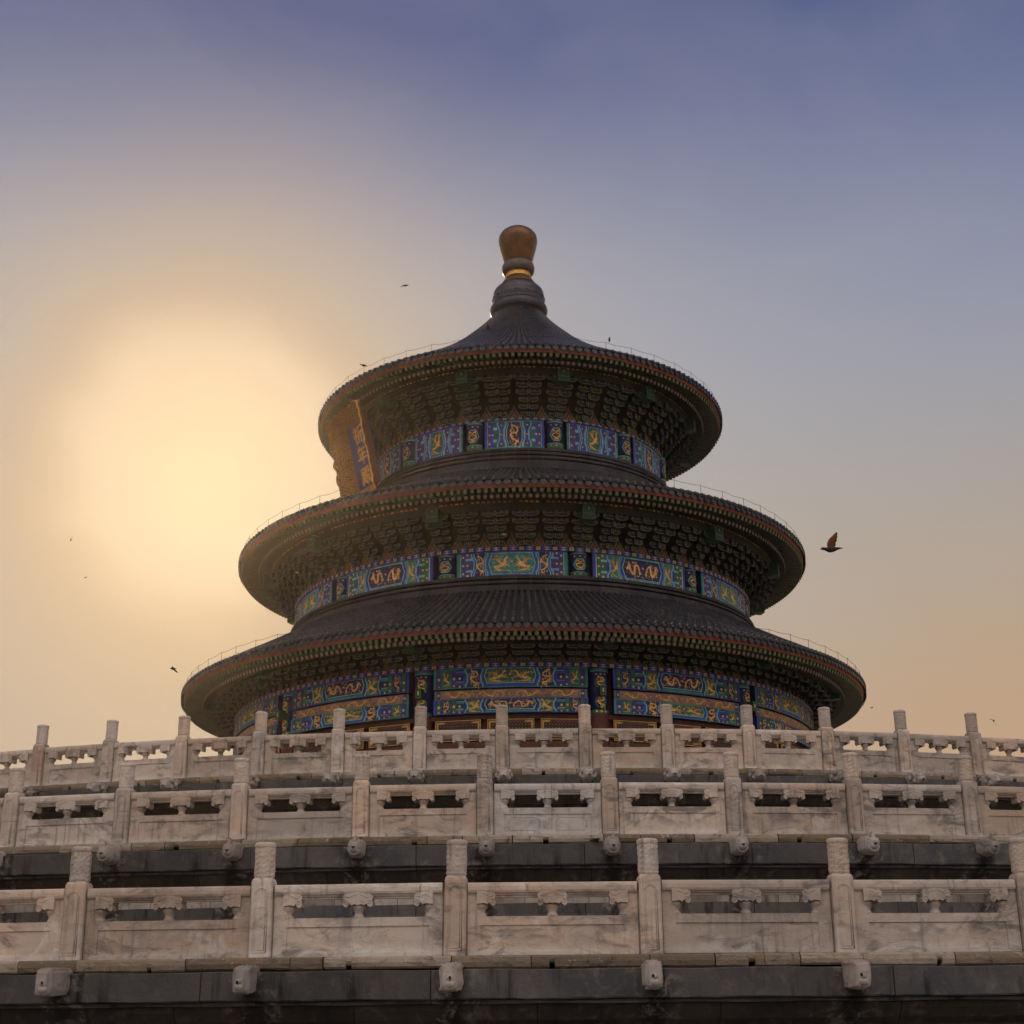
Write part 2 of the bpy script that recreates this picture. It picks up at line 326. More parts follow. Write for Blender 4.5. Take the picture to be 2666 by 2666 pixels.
WM = {}                                            # world matrices while building
def link(name, me, parent=None, Wm=None):
    o = bpy.data.objects.new(name, me); COL.objects.link(o); Wm = Wm or Matrix.Identity(4); WM[o.name] = Wm
    if parent:
        o.parent = parent; o.matrix_local = WM[parent.name].inverted() @ Wm
    else: o.matrix_world = Wm
    return o
def thing(name, label, cat, Wm=None, group=None, me=None):
    o = link(name, me, None, Wm); o['label'] = label; o['category'] = cat
    if group: o['group'] = group
    return o
def copy_to(o, parent, Wm):
    c = o.copy(); COL.objects.link(c); WM[c.name] = Wm
    if parent: c.parent = parent; c.matrix_parent_inverse = Matrix.Identity(4); c.matrix_local = WM[parent.name].inverted() @ Wm
    else: c.matrix_world = Wm
    return c
def RZ(a): return Matrix.Rotation(a, 4, 'Z')
def TR(x, y, z): return Matrix.Translation((x, y, z))
def bevel(me, w, seg=1, ang=35):
    o = bpy.data.objects.new('tmp', me); COL.objects.link(o)
    b = o.modifiers.new('b', 'BEVEL'); b.width = w; b.segments = seg; b.limit_method = 'ANGLE'; b.angle_limit = radians(ang)
    dg = bpy.context.evaluated_depsgraph_get(); dg.update()
    nm = bpy.data.meshes.new_from_object(o.evaluated_get(dg), preserve_all_data_layers=True, depsgraph=dg)
    bpy.data.objects.remove(o); nm.name = me.name; return nm

# ------------------------------------------------------------------ ground
b = MB(); b.lathe([(600, 0), (60, 0), (1, 0)], 96, 'paving', smooth=False, uvr=51)
g = link('ground', b.mesh('ground'), None, TR(0, 0, -1.65)); g['kind'] = 'structure'

# ------------------------------------------------------------------ terraces
RT = {1: 50.918, 2: 44.323, 3: 37.811}; ZT = {1: .8544, 2: 3.1555, 3: 5.4036}
P0 = {1: -.1162, 2: -.2144, 3: -.3078}; DA = {1: .0492, 2: .0497, 3: .0492}
TLAB = {1: 'lowest and widest round stone terrace, its grey cornice set with blunt worn stone spouts',
        2: 'middle round stone terrace with beast-head spouts with ringed mouths',
        3: 'topmost round stone terrace right below the painted hall, with maned beast-head spouts'}
def superell(n1, n2, e):
    vs = []; fs = []
    pw = lambda c: math.copysign(abs(c) ** e, c)
    for i in range(n1 + 1):
        t = -pi / 2 + pi * i / n1
        for j in range(n2):
            p = 2 * pi * j / n2
            vs.append([pw(cos(t)) * pw(cos(p)), pw(cos(t)) * pw(sin(p)), pw(sin(t))])
    for i in range(n1):
        for j in range(n2): fs.append((i * n2 + j, i * n2 + (j + 1) % n2, (i + 1) * n2 + (j + 1) % n2, (i + 1) * n2 + j))
    return vs, fs
def spout_mesh(kind, seed):
    rg = random.Random(seed); b = MB(); ph = [rg.uniform(0, 6) for _ in range(6)]
    e = {1: .42, 2: .72, 3: .62}[kind]; vs, fs = superell(16, 24, e)
    hx, hy, hz = {1: (.125, .34, .165), 2: (.15, .34, .17), 3: (.155, .34, .16)}[kind]
    out = []
    for x, y, z in vs:                               # y: -1 is the snout
        t = (1 - y) / 2; k = 1 - (.10 if kind == 1 else .2) * t
        X = x * hx * k; Y = y * hy; Z = z * hz * k
        if kind == 1: Z += .05 * t * (z > 0) - .03 * t; X += .02 * sin(3 * y + ph[0])
        if kind == 2: Z += .015 * sin(9 * y + ph[1]); X *= 1 + .07 * cos(11 * y)
        if kind == 3:
            s_ = sin(13 * y + ph[2]) * sin(9 * atan2(z, x)); X *= 1 + .14 * s_; Z *= 1 + .12 * s_
        d = .016 * (sin(14 * x + ph[3]) * sin(11 * z + ph[4]) + .6 * sin(23 * y + ph[5] + 7 * x)) if kind != 2 else .006 * sin(17 * x + ph[3])
        out.append((X + d, Y - .08, Z + d * .7))
    b.add(out, fs, 'spout', None, True)
    yf = -.08 - hy
    def disc(r, z, y, mat, x=0, sq=1.0):
        b.add([(x + r * cos(2 * pi * i / 14), y, z + sq * r * sin(2 * pi * i / 14)) for i in range(14)], [tuple(range(14))], mat)
    def ball(c, r, mat='spout', sx=1, sy=1, sz=1):
        v2, f2 = superell(8, 10, 1.0); b.add([(c[0] + p[0] * r * sx, c[1] + p[1] * r * sy, c[2] + p[2] * r * sz) for p in v2], f2, mat, None, True)
    if kind == 1:
        ball((.0, yf + .03, -.085), .07, sy=.7, sz=.75); disc(.017, -.02 + rg.uniform(-.02, .02), yf - .012, 'black', rg.uniform(-.03, .03), 1.3)
        b.tube([(0, yf + .06, -.02), (0, yf - .011, -.02)], .034, 'spout', 10)
    if kind == 2:
        pts = [(.10 * cos(2 * pi * i / 24), yf + .075, .115 * sin(2 * pi * i / 24) - .01) for i in range(24)]
        b.tube(pts, .014, 'spout', 6, closed=True)
        ball((0, yf + .045, -.03), .066, sy=.75, sz=.9)
        b.box((0, yf - .008, -.005), (.066, .02, .013), 'black'); disc(.014, -.024, yf - .022, 'black')
        b.add([(-.05, yf + .22, .13), (.05, yf + .22, .13), (.03, yf + .06, .11), (-.03, yf + .06, .11), (0, yf + .13, .225)], [(0, 1, 4), (1, 2, 4), (2, 3, 4), (3, 0, 4)], 'spout')
        for s_ in (-1, 1): ball((s_ * .075, yf + .11, .075), .03)
    if kind == 3:
        ball((0, yf + .03, -.03), .075, sy=.9, sz=.75); b.box((0, yf - .036, -.045), (.085, .02, .012), 'black'); disc(.013, -.02, yf - .04, 'black')
        for s_ in (-1, 1):
            ball((s_ * .055, yf + .07, .05), .034); ball((s_ * .125, yf + .19, .075), .052, sx=.8, sy=1.4, sz=1.1); ball((s_ * .15, yf + .3, .0), .06, sx=.8); ball((s_ * .11, yf + .17, -.06), .045)
        ball((0, yf + .12, .105), .045, sy=1.8)
    return b.mesh('water_spout')

def terrace(t):
    R, Z = RT[t], ZT[t]; Wz = TR(0, 0, Z); H = 2.30 if t > 1 else 2.5
    root = thing('stone_terrace', TLAB[t], 'terrace', Wz, 'tiers of the round stone altar')
    A = radians(75)
    # floor slab and body (inner), stone by stone parts in front
    b = MB(); rin = RT[t + 1] - 1.5 if t < 3 else .5
    b.lathe([(rin, -.004), (R + .14, -.004)], 256, 'paving', smooth=False, uvr=R)
    link('floor', b.mesh('floor'), root, Wz)
    # coping course: separate worn blocks, notched where the rain drains through
    b = MB(); tone = []; rg = random.Random(t); a = -A
    holes = [P0[t] + DA[t] * (k + .5) + rg.uniform(-.003, .003) for k in range(-26, 40)]
    while a < A:
        w = rg.choice((.45, .7, .9, 1.2, 1.5)) * rg.uniform(.85, 1.15); da = w / R; gap = rg.uniform(.006, .02) / R
        nh = [h for h in holes if a + .12 / R < h < a + da - .12 / R]
        cuts = [(a + gap, a + da, -.172, 0)]
        if nh:
            h = nh[0]; hw = rg.uniform(.028, .055) / R
            cuts = [(a + gap, h - hw, -.172, 0), (h + hw, a + da, -.172, 0), (h - hw, h + hw, -.10 - rg.uniform(0, .03), 0)]
        off = rg.uniform(-.022, .012); tn = rg.random()
        low = rg.uniform(-.172, -.15) if rg.random() < .35 else -.172
        for a0, a1, z0, z1 in cuts:
            if z0 < -.16: z0 = low
            n = max(1, int((a1 - a0) * R / .18)); vs = []
            for i in range(n + 1):
                q = a0 + (a1 - a0) * i / n; e = .018 if i in (0, n) else 0
                for rr, zq in ((R + .20 + off - e - .02, z1 - .004), (R + .225 + off - e + rg.uniform(-.006, .006), z1 - .03), (R + .235 + off - e + rg.uniform(-.006, .006), (z0 + z1) / 2), (R + .225 + off - e + rg.uniform(-.008, .006), z0 + .025), (R + .195 + off - e, z0), (R + .0, z0), (R + .0, z1 - .004)):
                    vs.append((rr * sin(q), -rr * cos(q), zq))
            fs = [(7 * i + k, 7 * i + (k + 1) % 7, 7 * (i + 1) + (k + 1) % 7, 7 * (i + 1) + k) for i in range(n) for k in range(7)] + [tuple(range(6, -1, -1)), tuple(7 * n + k for k in range(7))]
            b.add(vs, fs, 'course', None, False); tone += [tn] * len(vs)
        a += da
    link('coping_course', b.mesh('coping_course', tone), root, Wz)
    n = 840
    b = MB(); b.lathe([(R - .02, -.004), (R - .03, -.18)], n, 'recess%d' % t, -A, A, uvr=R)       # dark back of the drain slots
    b.lathe([(R - .03, -.176), (R + .315, -.178), (R + .325, -.19), (R + .325, -.52), (R + .31, -.535), (R + .20, -.545)], n, 'grey%d' % t, -A, A, None, False, R, 0, -P0[t], .010)
    b.lathe([(R + .20, -.545), (R + .25, -.548), (R + .255, -.585), (R + .17, -.592)], n, 'grey%d' % t, -A, A, None, False, R, 7, -P0[t], .010)
    link('cornice', b.mesh('cornice'), root, Wz)
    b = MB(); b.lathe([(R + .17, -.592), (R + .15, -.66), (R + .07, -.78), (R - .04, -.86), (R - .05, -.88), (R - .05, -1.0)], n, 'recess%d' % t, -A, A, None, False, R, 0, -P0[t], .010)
    b.lathe([(R - .05, -1.0), (R + .10, -1.005), (R + .12, -1.02), (R + .13, -1.165)], n, 'rough', -A, A, None, False, R, 3, -P0[t], .010)
    b.lathe([(R + .13, -1.165), (R + .235, -1.168), (R + .24, -1.35), (R + .30, -1.37), (R + .30, -1.62), (R + .38, -1.64), (R + .38, -H + .2), (R + .5, -H + .18), (R + .5, -H - .05)], n, 'grey%d' % t, -A, A, None, False, R, 5, -P0[t], .010)
    link('wall', b.mesh('wall'), root, Wz)
    base = {}
    for k in range(-4, len_posts[t] + 4):
        a = P0[t] + DA[t] * k + rg.uniform(-.0012, .0012)
        me = spout_mesh(t, 100 * t + k) if -1 <= k <= len_posts[t] else base.setdefault('m', spout_mesh(t, 999 + t))
        zc = {1: -.27, 2: -.235, 3: -.21}[t]
        Wm = Wz @ RZ(a) @ TR(0, -(R + .30 + {1: .12, 2: .10, 3: .09}[t]), zc) @ Matrix.Rotation(rg.uniform(-.05, .05), 4, 'Y') @ Matrix.Rotation(rg.uniform(-.04, .06), 4, 'X')
        link('water_spout', me, root, Wm)
len_posts = {1: 6, 2: 9, 3: 13}
for t in (1, 2, 3): terrace(t)

# ------------------------------------------------------------------ balustrades
def post_mesh():
    b = MB(); h = .1425; c = .022
    # chamfered square shaft with a sunk front field
    def ring(hh, z): return [(-hh + c, -hh, z), (hh - c, -hh, z), (hh, -hh + c, z), (hh, hh - c, z), (hh - c, hh, z), (-hh + c, hh, z), (-hh, hh - c, z), (-hh, -hh + c, z)]
    zs = [(h, 0), (h, .93), (h - .004, .96), (h - .018, .985), (h - .03, .995)]; vs = []
    for hh, z in zs: vs += ring(hh, z)
    fs = [(8 * i + k, 8 * i + (k + 1) % 8, 8 * i + 8 + (k + 1) % 8, 8 * i + 8 + k) for i in range(len(zs) - 1) for k in range(8)] + [tuple(8 * (len(zs) - 1) + k for k in range(8))]
    b.add(vs, fs, 'marble')
    arch = [(-.085, .06), (.085, .06), (.085, .78)] + [(.085 * cos(q), .78 + .085 * sin(q)) for q in [pi * i / 8 for i in range(1, 8)]] + [(-.085, .78)]
    b.tube([(x, -h - .001, z) for x, z in arch], .007, 'marble', 5, closed=True)
    b.tube([(x * .72, -h - .001, .78 + (z - .78) * .82 if z > .5 else z + .03) for x, z in arch], .005, 'marble', 5, closed=True)
    return b.mesh('post')
def cap_mesh(seed):
    rg = random.Random(seed); b = MB(); n = 36; ph = [rg.uniform(0, 6.28) for _ in range(8)]
    prof = [(.124, .99), (.125, 1.003), (.130, 1.01), (.134, 1.022)]; vs = []; rows = []
    for r, z in prof: rows.append([(r, z)] * n)
    for i in range(27):
        z = 1.03 + .345 * i / 26; row = []
        for k in range(n):
            q = 2 * pi * k / n
            d = .006 * sin(5 * q + 17 * z * 2 + ph[0] + 1.4 * sin(3 * q + ph[1])) * sin(58 * z + 2.2 * sin(4 * q + ph[2]) + ph[3]) + .005 * sin(11 * q + ph[4]) * sin(90 * z + ph[5] + 2 * q)
            row.append((.132 + d, z))
        rows.append(row)
    for r, z in ((.131, 1.38), (.136, 1.386), (.141, 1.40), (.141, 1.425), (.134, 1.442), (.115, 1.453), (.05, 1.458), (.001, 1.459)): rows.append([(r, z)] * n)
    for row in rows: vs += [(r * sin(2 * pi * k / n), -r * cos(2 * pi * k / n), z) for k, (r, z) in enumerate(row)]
    fs = [(i * n + k, i * n + (k + 1) % n, (i + 1) * n + (k + 1) % n, (i + 1) * n + k) for i in range(len(rows) - 1) for k in range(n)]
    b.add(vs, fs, 'marble_carved', None, True); return b.mesh('post_cap')
CLOUD = [(.04, .0), (.085, -.012), (.115, .01), (.125, -.015), (.155, -.035), (.185, -.02), (.192, .015), (.18, .045), (.195, .075), (.185, .105), (.15, .12), (.11, .115), (.07, .13), (0, .135)]
def panel_mesh(w, mat='marble', incised=False):
    b = MB(); x1 = w / 2; xi = x1 - .172; d = .066
    # lower slab: sunk field between border strips
    b.prism([(-x1, 0), (x1, 0), (x1, .055), (-x1, .055)], -d, d, mat)
    b.prism([(-xi, .055), (xi, .055), (xi, .375), (-xi, .375)], -d + .011, d, mat)
    b.prism([(-xi, .375), (xi, .375), (xi, .392), (-xi, .392)], -d - .004, d, mat)
    b.prism([(-xi, .392), (xi, .392), (xi, .485), (-xi, .485)], -d, d, mat)
    for s_ in (-1, 1):
        q = [(s_ * xi, .055), (s_ * x1, .055), (s_ * x1, .75), (s_ * xi, .75)]
        b.prism(q if s_ > 0 else q[::-1], -d, d, mat)
    # top rail: rounded, with a fillet under it
    pr = [(-d, .75), (-.072, .765), (-.094, .782), (-.104, .81), (-.104, .855), (-.094, .89), (-.07, .908), (.07, .908), (.094, .89), (.104, .86), (.104, .80), (.07, .765), (d, .75)]
    vs = [(s_ * x1, y, z) for s_ in (-1, 1) for y, z in pr]; n = len(pr)
    b.add(vs, [(j, i, n + i, n + j) for i in range(n) for j in [(i + 1) % n]] + [tuple(range(n)), tuple(range(2 * n - 1, n - 1, -1))], mat)
    b.prism([(-xi, .722), (xi, .722), (xi, .75), (-xi, .75)], -.045, .045, mat)
    for s_ in (-1, 1): b.box((s_ * (x1 - .02), 0, .41), (.10, .07, .78), mat)      # tongues that sit in the posts
    # cloud brackets and vases
    for cx in (0, -xi + .0, xi):
        sides = (-1, 1) if cx == 0 else ((1,) if cx < 0 else (-1,))
        for s_ in sides:
            pts = [(cx + s_ * .0, .638)] + [(cx + s_ * x, .65 + z * 1.12) for x, z in CLOUD] + ([] if CLOUD[-1][0] == 0 else [(cx, .8)])
            if cx != 0: pts = [(x if abs(x - cx) > 1e-6 else cx - s_ * .05, z) for x, z in pts]
            b.prism(pts if s_ > 0 else pts[::-1], -.112, .112, mat)
            c0 = Vector((cx + s_ * .148, -.113, .675))
            sp = [(c0.x + s_ * .033 * (1 - q / 14) * cos(q * .75), -.113, c0.z + .033 * (1 - q / 14) * sin(q * .75)) for q in range(12)]
            b.tube(sp, .007, mat, 5)
            b.tube([(cx + s_ * .02, -.113, .775), (cx + s_ * .07, -.113, .76), (cx + s_ * .11, -.113, .735), (cx + s_ * .15, -.113, .74), (cx + s_ * .165, -.113, .765)], .006, mat, 5)
        b.lathe([(.07, .482), (.072, .50), (.066, .51), (.055, .525), (.054, .545), (.07, .575), (.086, .60), (.092, .62), (.088, .636), (.07, .645), (.086, .652), (.09, .662), (.08, .67), (.0, .672)], 20, mat, T=TR(cx, 0, 0))
    if incised:
        for s_ in (-1, 1):
            c = s_ * (xi * .5 + .03); hw = xi * .5 - .12
            rr = [(c - hw, .10), (c + hw - .05, .10), (c + hw, .15), (c + hw, .27), (c + hw - .05, .32), (c - hw + .05, .32), (c - hw, .27)]
            b.tube([(x, -d + .0095, z) for x, z in rr], .006, mat, 4, closed=True)
        for k in (-2, -1, 0, 1, 2):
            b.tube([(k * .032, -d + .0095, .11), (k * .032, -d + .0095, .31)], .005, mat, 4)
    return b
BLAB = {1: 'white marble balustrade of the lowest terrace, nearest to the viewer, widest panels',
        2: 'white marble balustrade of the middle terrace, one panel paler grey than the rest',
        3: 'white marble balustrade of the top terrace, standing out against the sky at both ends'}
pm = bevel(post_mesh(), .006); caps = [cap_mesh(i) for i in range(5)]
for t in (1, 2, 3):
    R, Z, rg = RT[t], ZT[t], random.Random(40 + t); Wz = TR(0, -R, Z)
    root = thing('marble_balustrade', BLAB[t], 'balustrade', TR(0, -R, Z), 'marble balustrades of the three terraces')
    w = 2 * R * sin(DA[t] / 2) - .285 - .032
    pmesh = bevel(panel_mesh(w).mesh('panel'), .007)
    ends = (-9, len_posts[t] + 9)
    p0 = c0 = None
    for k in range(*ends):
        a = P0[t] + DA[t] * k
        Wm = TR(R * sin(a), -R * cos(a), Z + rg.uniform(-.012, .008)) @ RZ(a + rg.uniform(-.02, .02)) @ Matrix.Rotation(rg.uniform(-.013, .013), 4, 'Y') @ Matrix.Rotation(rg.uniform(-.012, .012), 4, 'X')
        cm = Wm @ RZ(rg.choice((0, .4, -.3, .7)))
        p = link('post', pm, root, Wm); link('post_cap', caps[rg.randrange(5)], p, cm)
        am = a + DA[t] / 2; rm = R * cos(DA[t] / 2)
        Wm = TR(rm * sin(am), -rm * cos(am), Z + rg.uniform(-.012, .006)) @ RZ(am + rg.uniform(-.004, .004)) @ Matrix.Rotation(rg.uniform(-.003, .003), 4, 'Y')
        if t == 2 and k == 4:
            o = link('panel', bevel(panel_mesh(w, 'marble_new', True).mesh('panel'), .005), root, Wm); o['label'] = 'newer, paler grey marble panel'
        else: link('panel', pmesh, root, Wm)

# fern growing out of the wall beside a spout
a = P0[2] + DA[2] * 5 - .0068; rg = random.Random(3); b = MB()
for i in range(46):
    q = rg.uniform(-1.9, 1.9); l = rg.uniform(.04, .12); el_ = rg.uniform(-.2, 1.0)
    d = Vector((sin(q) * cos(el_), -abs(cos(q)) * cos(el_) - .2, sin(el_))); s_ = Vector((cos(q), sin(q), rg.uniform(-.5, .5))) * .016
    P = [d * l * .3, d * l * .7 + Vector((0, 0, .01)), d * l + Vector((0, 0, -.015))]
    b.add([(0, 0, 0), P[0] + s_, P[0] - s_, P[1] + s_ * 1.3, P[1] - s_ * 1.3, P[2]], [(0, 1, 2), (1, 3, 4, 2), (3, 5, 4)], 'leaf')
thing('fern', 'small dark green fern sprouting from the joint beside a beast-head spout', 'plant', RZ(a) @ TR(0, -(RT[2] + .28), ZT[2] - .15), None, b.mesh('fern'))

# ------------------------------------------------------------------ the hall
HALL = thing('temple_hall', 'round temple hall with three stacked conical tiled roofs and painted beams', 'temple', TR(0, 0, ZT[3]))
I4 = Matrix.Identity(4)
BAY = radians(-2.1)                               # centre of the bay that faces the viewer
TIER = {
    1: dict(Re=10.49, ze=29.03, n=177, nr=222, Rb=7.45, btop=26.95, rp=8.85, ptop=29.07, pbot=28.56, nb=36, row=1, lv=4, prof=[(10.43, 29.25), (9.6, 29.71), (8.8, 30.18), (7.9, 30.71), (7.0, 31.25), (6.1, 31.82), (5.2, 32.43), (4.5, 32.94), (3.8, 33.49), (3.3, 33.93), (2.8, 34.41), (2.4, 34.80), (2.0, 35.22), (1.7, 35.57), (1.42, 35.95)]),
    2: dict(Re=14.09, ze=21.11, n=233, nr=300, Rb=11.22, btop=19.36, rp=12.5, ptop=21.08, pbot=20.55, nb=60, row=2, lv=4, prof=[(14.03, 21.37), (13.5, 21.58), (12.8, 21.90), (12.0, 22.23), (11.0, 22.67), (10.0, 23.15), (9.0, 23.65), (8.0, 24.19), (7.7, 24.36)]),
    3: dict(Re=16.38, ze=14.37, n=290, nr=366, Rb=13.82, btop=13.65, rp=14.85, ptop=14.38, pbot=14.17, nb=84, row=3, lv=3, prof=[(16.32, 14.63), (15.8, 14.88), (15.1, 15.27), (14.4, 15.63), (13.6, 16.06), (12.8, 16.51), (12.2, 16.87), (11.6, 17.24)]),
}
def tile_field(T):
    n, prof = T['n'], T['prof']; b = MB(); vs = []; fs = []; uv = []; L_ = 0
    shape = [(-.5, -.035), (-.32, -.03), (-.245, -.02), (-.235, .05), (-.16, .115), (0, .142), (.16, .115), (.235, .05), (.245, -.02), (.32, -.03)]
    ns = len(shape)
    # finer steps down the slope
    P = []
    for i in range(len(prof) - 1):
        for k in range(3): P.append((prof[i][0] + (prof[i + 1][0] - prof[i][0]) * k / 3, prof[i][1] + (prof[i + 1][1] - prof[i][1]) * k / 3))
    P.append(prof[-1])
    for i, (r, z) in enumerate(P):
        if i: L_ += hypot(r - P[i - 1][0], z - P[i - 1][1])
        j, k = max(i - 1, 0), min(i + 1, len(P) - 1); dr, dz = P[k][0] - P[j][0], P[k][1] - P[j][1]; l = hypot(dr, dz); nr_, nz_ = dz / l, -dr / l
        sc = min(1, r / T['Re'] * 1.15 + .05)
        for q in range(n):
            for u, h in shape:
                a = 2 * pi * (q + u) / n; rr = r + nr_ * h * sc; zq = z + nz_ * h * sc
                vs.append((rr * sin(a), -rr * cos(a), zq)); uv.append((a * T['Re'], L_))
    N_ = n * ns
    for i in range(len(P) - 1):
        for k in range(N_): fs.append((i * N_ + k, i * N_ + (k + 1) % N_, (i + 1) * N_ + (k + 1) % N_, (i + 1) * N_ + k))
    pan = {0, 1, 8, 9}
    b.add(vs, [f for f in fs if f[0] % N_ % ns not in pan], 'tile', None, True, uv); o = len(b.v) - len(vs); i = b.mat('pan')
    for f in fs:
        if f[0] % N_ % ns in pan: b.f.append([o + q for q in f]); b.mi.append(i); b.sm.append(True)
    return b.mesh('roof')
def eave_tiles(T):
    n, Re, ze = T['n'], T['Re'], T['ze']; b = MB(); sp = 2 * pi * Re / n; rg = random.Random(n)
    r1 = sp * .27
    for q in range(n):
        A = RZ(2 * pi * q / n) @ TR(0, -Re, ze); j = rg.uniform(-.012, .012)
        # round end disc with a raised rim and boss
        zc = .275 + j
        b.tube([(0, .10, zc + .02), (0, -.005, zc)], r1, 'tile_end', 10, A)
        b.tube([(0, -.004, zc), (0, -.018, zc)], r1 * .55, 'tile_end', 8, A)
        A2 = RZ(2 * pi * (q + .5) / n) @ TR(0, -Re, ze); w = sp * .40; k = rg.uniform(-.015, .015)
        sh = [(-w, .27), (-w, .17), (-w * .82, .10), (-w * .45, .045), (0, k), (w * .45, .045), (w * .82, .10), (w, .17), (w, .27), (w * .5, .225), (0, .21), (-w * .5, .225)]
        b.prism(sh, -.012, .012, 'tile_end', A2 @ Matrix.Rotation(-.14, 4, 'X'))
        # nail cap on the tile row a little way up
        s_ = (T['prof'][1][1] - T['prof'][0][1]) / (T['prof'][0][0] - T['prof'][1][0])
        if rg.random() < .93: b.lathe([(.032, -.02), (.03, .04), (.04, .055), (.036, .085), (.001, .10)], 8, 'nail', T=RZ(2 * pi * q / n) @ TR(0, -(Re - .13), T['prof'][0][1] + .07 * s_ + .09))
    return b.mesh('eave_tiles')
def soffit(T):
    Re, ze, rp = T['Re'], T['ze'], T['rp']; b = MB(); k = MB()
    # fascia boards under the tiles
    k.lathe([(Re - .10, ze + .26), (Re - .11, ze + .12), (Re - .13, ze - .01), (Re - .14, ze - .055), (Re - .24, ze - .06)], 300, 'red', smooth=False)
    rr = Re - 1.0
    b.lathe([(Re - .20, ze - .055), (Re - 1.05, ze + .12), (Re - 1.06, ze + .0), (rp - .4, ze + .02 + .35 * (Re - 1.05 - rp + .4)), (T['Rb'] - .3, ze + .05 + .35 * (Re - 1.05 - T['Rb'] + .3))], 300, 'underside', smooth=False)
    return k.mesh('fascia'), b.mesh('soffit')
def rafters(T, kind):
    Re, ze, rp, n = T['Re'], T['ze'], T['rp'], T['nr']; b = MB()
    for q in range(n):
        A = RZ(2 * pi * (q + (.5 if kind == 'round' else 0)) / n)
        if kind == 'square':
            l = .95; sl = math.atan(.27); A = A @ TR(0, -(Re - .18), ze - .15) @ Matrix.Rotation(sl, 4, 'X')
            w = .074; vs = [(s_ * w, y, z) for y in (0, l) for z in (-.09, .085) for s_ in (-1, 1)]
            b.add(vs, [(0, 2, 6, 4), (1, 5, 7, 3), (0, 4, 5, 1)], 'rafter', A)
            b.add(vs, [(0, 1, 3, 2)], 'rafter_end', A)
            c = .05; e = -.003
            for x0, x1, z0, z1 in ((-c, c, .04, .052), (-c, c, -.055, -.043), (-c, -c + .012, -.055, .052), (c - .012, c, -.055, .052), (-.02, .02, -.012, .014)):
                b.add([(x0, e, z0), (x1, e, z0), (x1, e, z1), (x0, e, z1)], [(0, 1, 2, 3)], 'outline', A)
        else:
            l = Re - 1.0 - rp + .35; sl = math.atan(.35); A = A @ TR(0, -(Re - 1.0), ze - .12) @ Matrix.Rotation(sl, 4, 'X')
            m_ = 10; r = .095; vs = [(r * cos(2 * pi * i / m_), y, r * sin(2 * pi * i / m_)) for y in (0, l) for i in range(m_)]
            b.add(vs, [(i, (i + 1) % m_, m_ + (i + 1) % m_, m_ + i) for i in range(m_)], 'rafter', A, True)
            b.add([(p[0], -.001, p[2]) for p in vs[:m_]], [tuple(range(m_))], 'round_end', A)
            b.add([(.55 * p[0], -.005, .55 * p[2]) for p in vs[:m_]], [tuple(range(m_))], 'pink', A)
    return b.mesh('rafters')
def purlin(T):
    rp, t, k = T['rp'], T['ptop'], T['pbot']; b = MB(); h = t - k
    m_ = k + h * .5
    b.lathe([(rp - .2, t + .06), (rp, t + .05), (rp, m_ + .012), (rp - .03, m_)], 240, 'underside', smooth=False)
    b.lathe([(rp - .03, m_), (rp + .03, m_ - .004), (rp + .03, k + .006), (rp - .14, k)], 240, 'purlin', smooth=False)
    # gold flourishes painted on the purlin board
    rg = random.Random(5); n = int(2 * pi * rp / .23); zc = (t + m_) / 2; hh = (t - m_)
    for q in range(n):
        if rg.random() < .12: continue
        A = RZ(2 * pi * q / n) @ TR(0, -rp - .004, zc); w = rg.uniform(.05, .1)
        b.add([(-w, 0, -.1 * hh + rg.uniform(-.1, .1) * hh), (w, 0, -.16 * hh), (w * .8, 0, .12 * hh), (-w * .6, 0, .15 * hh)], [(0, 1, 2, 3)], rg.choice(('goldp', 'orange', 'mauve')), A)
    return b.mesh('purlin')
def arm_poly(w, h):
    """boat-shaped bracket arm, flat on top, ends curling up"""
    e = h * .42
    return [(-w * .62, 0), (w * .62, 0), (w * .80, h * .12), (w * .93, h * .36), (w, h * .62), (w, h), (-w, h), (-w, h * .62), (-w * .93, h * .36), (-w * .80, h * .12)]
def inset(poly, d, cz):
    n = len(poly); out = []
    for i in range(n):
        p0, p1, p2 = Vector(poly[i - 1]), Vector(poly[i]), Vector(poly[(i + 1) % n])
        a = (p1 - p0).normalized(); c = (p2 - p1).normalized(); na = Vector((-a.y, a.x)); nc = Vector((-c.y, c.x)); nn = (na + nc)
        nn = nn / max(.35, nn.length_squared / 2) if nn.length > 1e-6 else na
        out.append(tuple(p1 + nn * d))
    return out
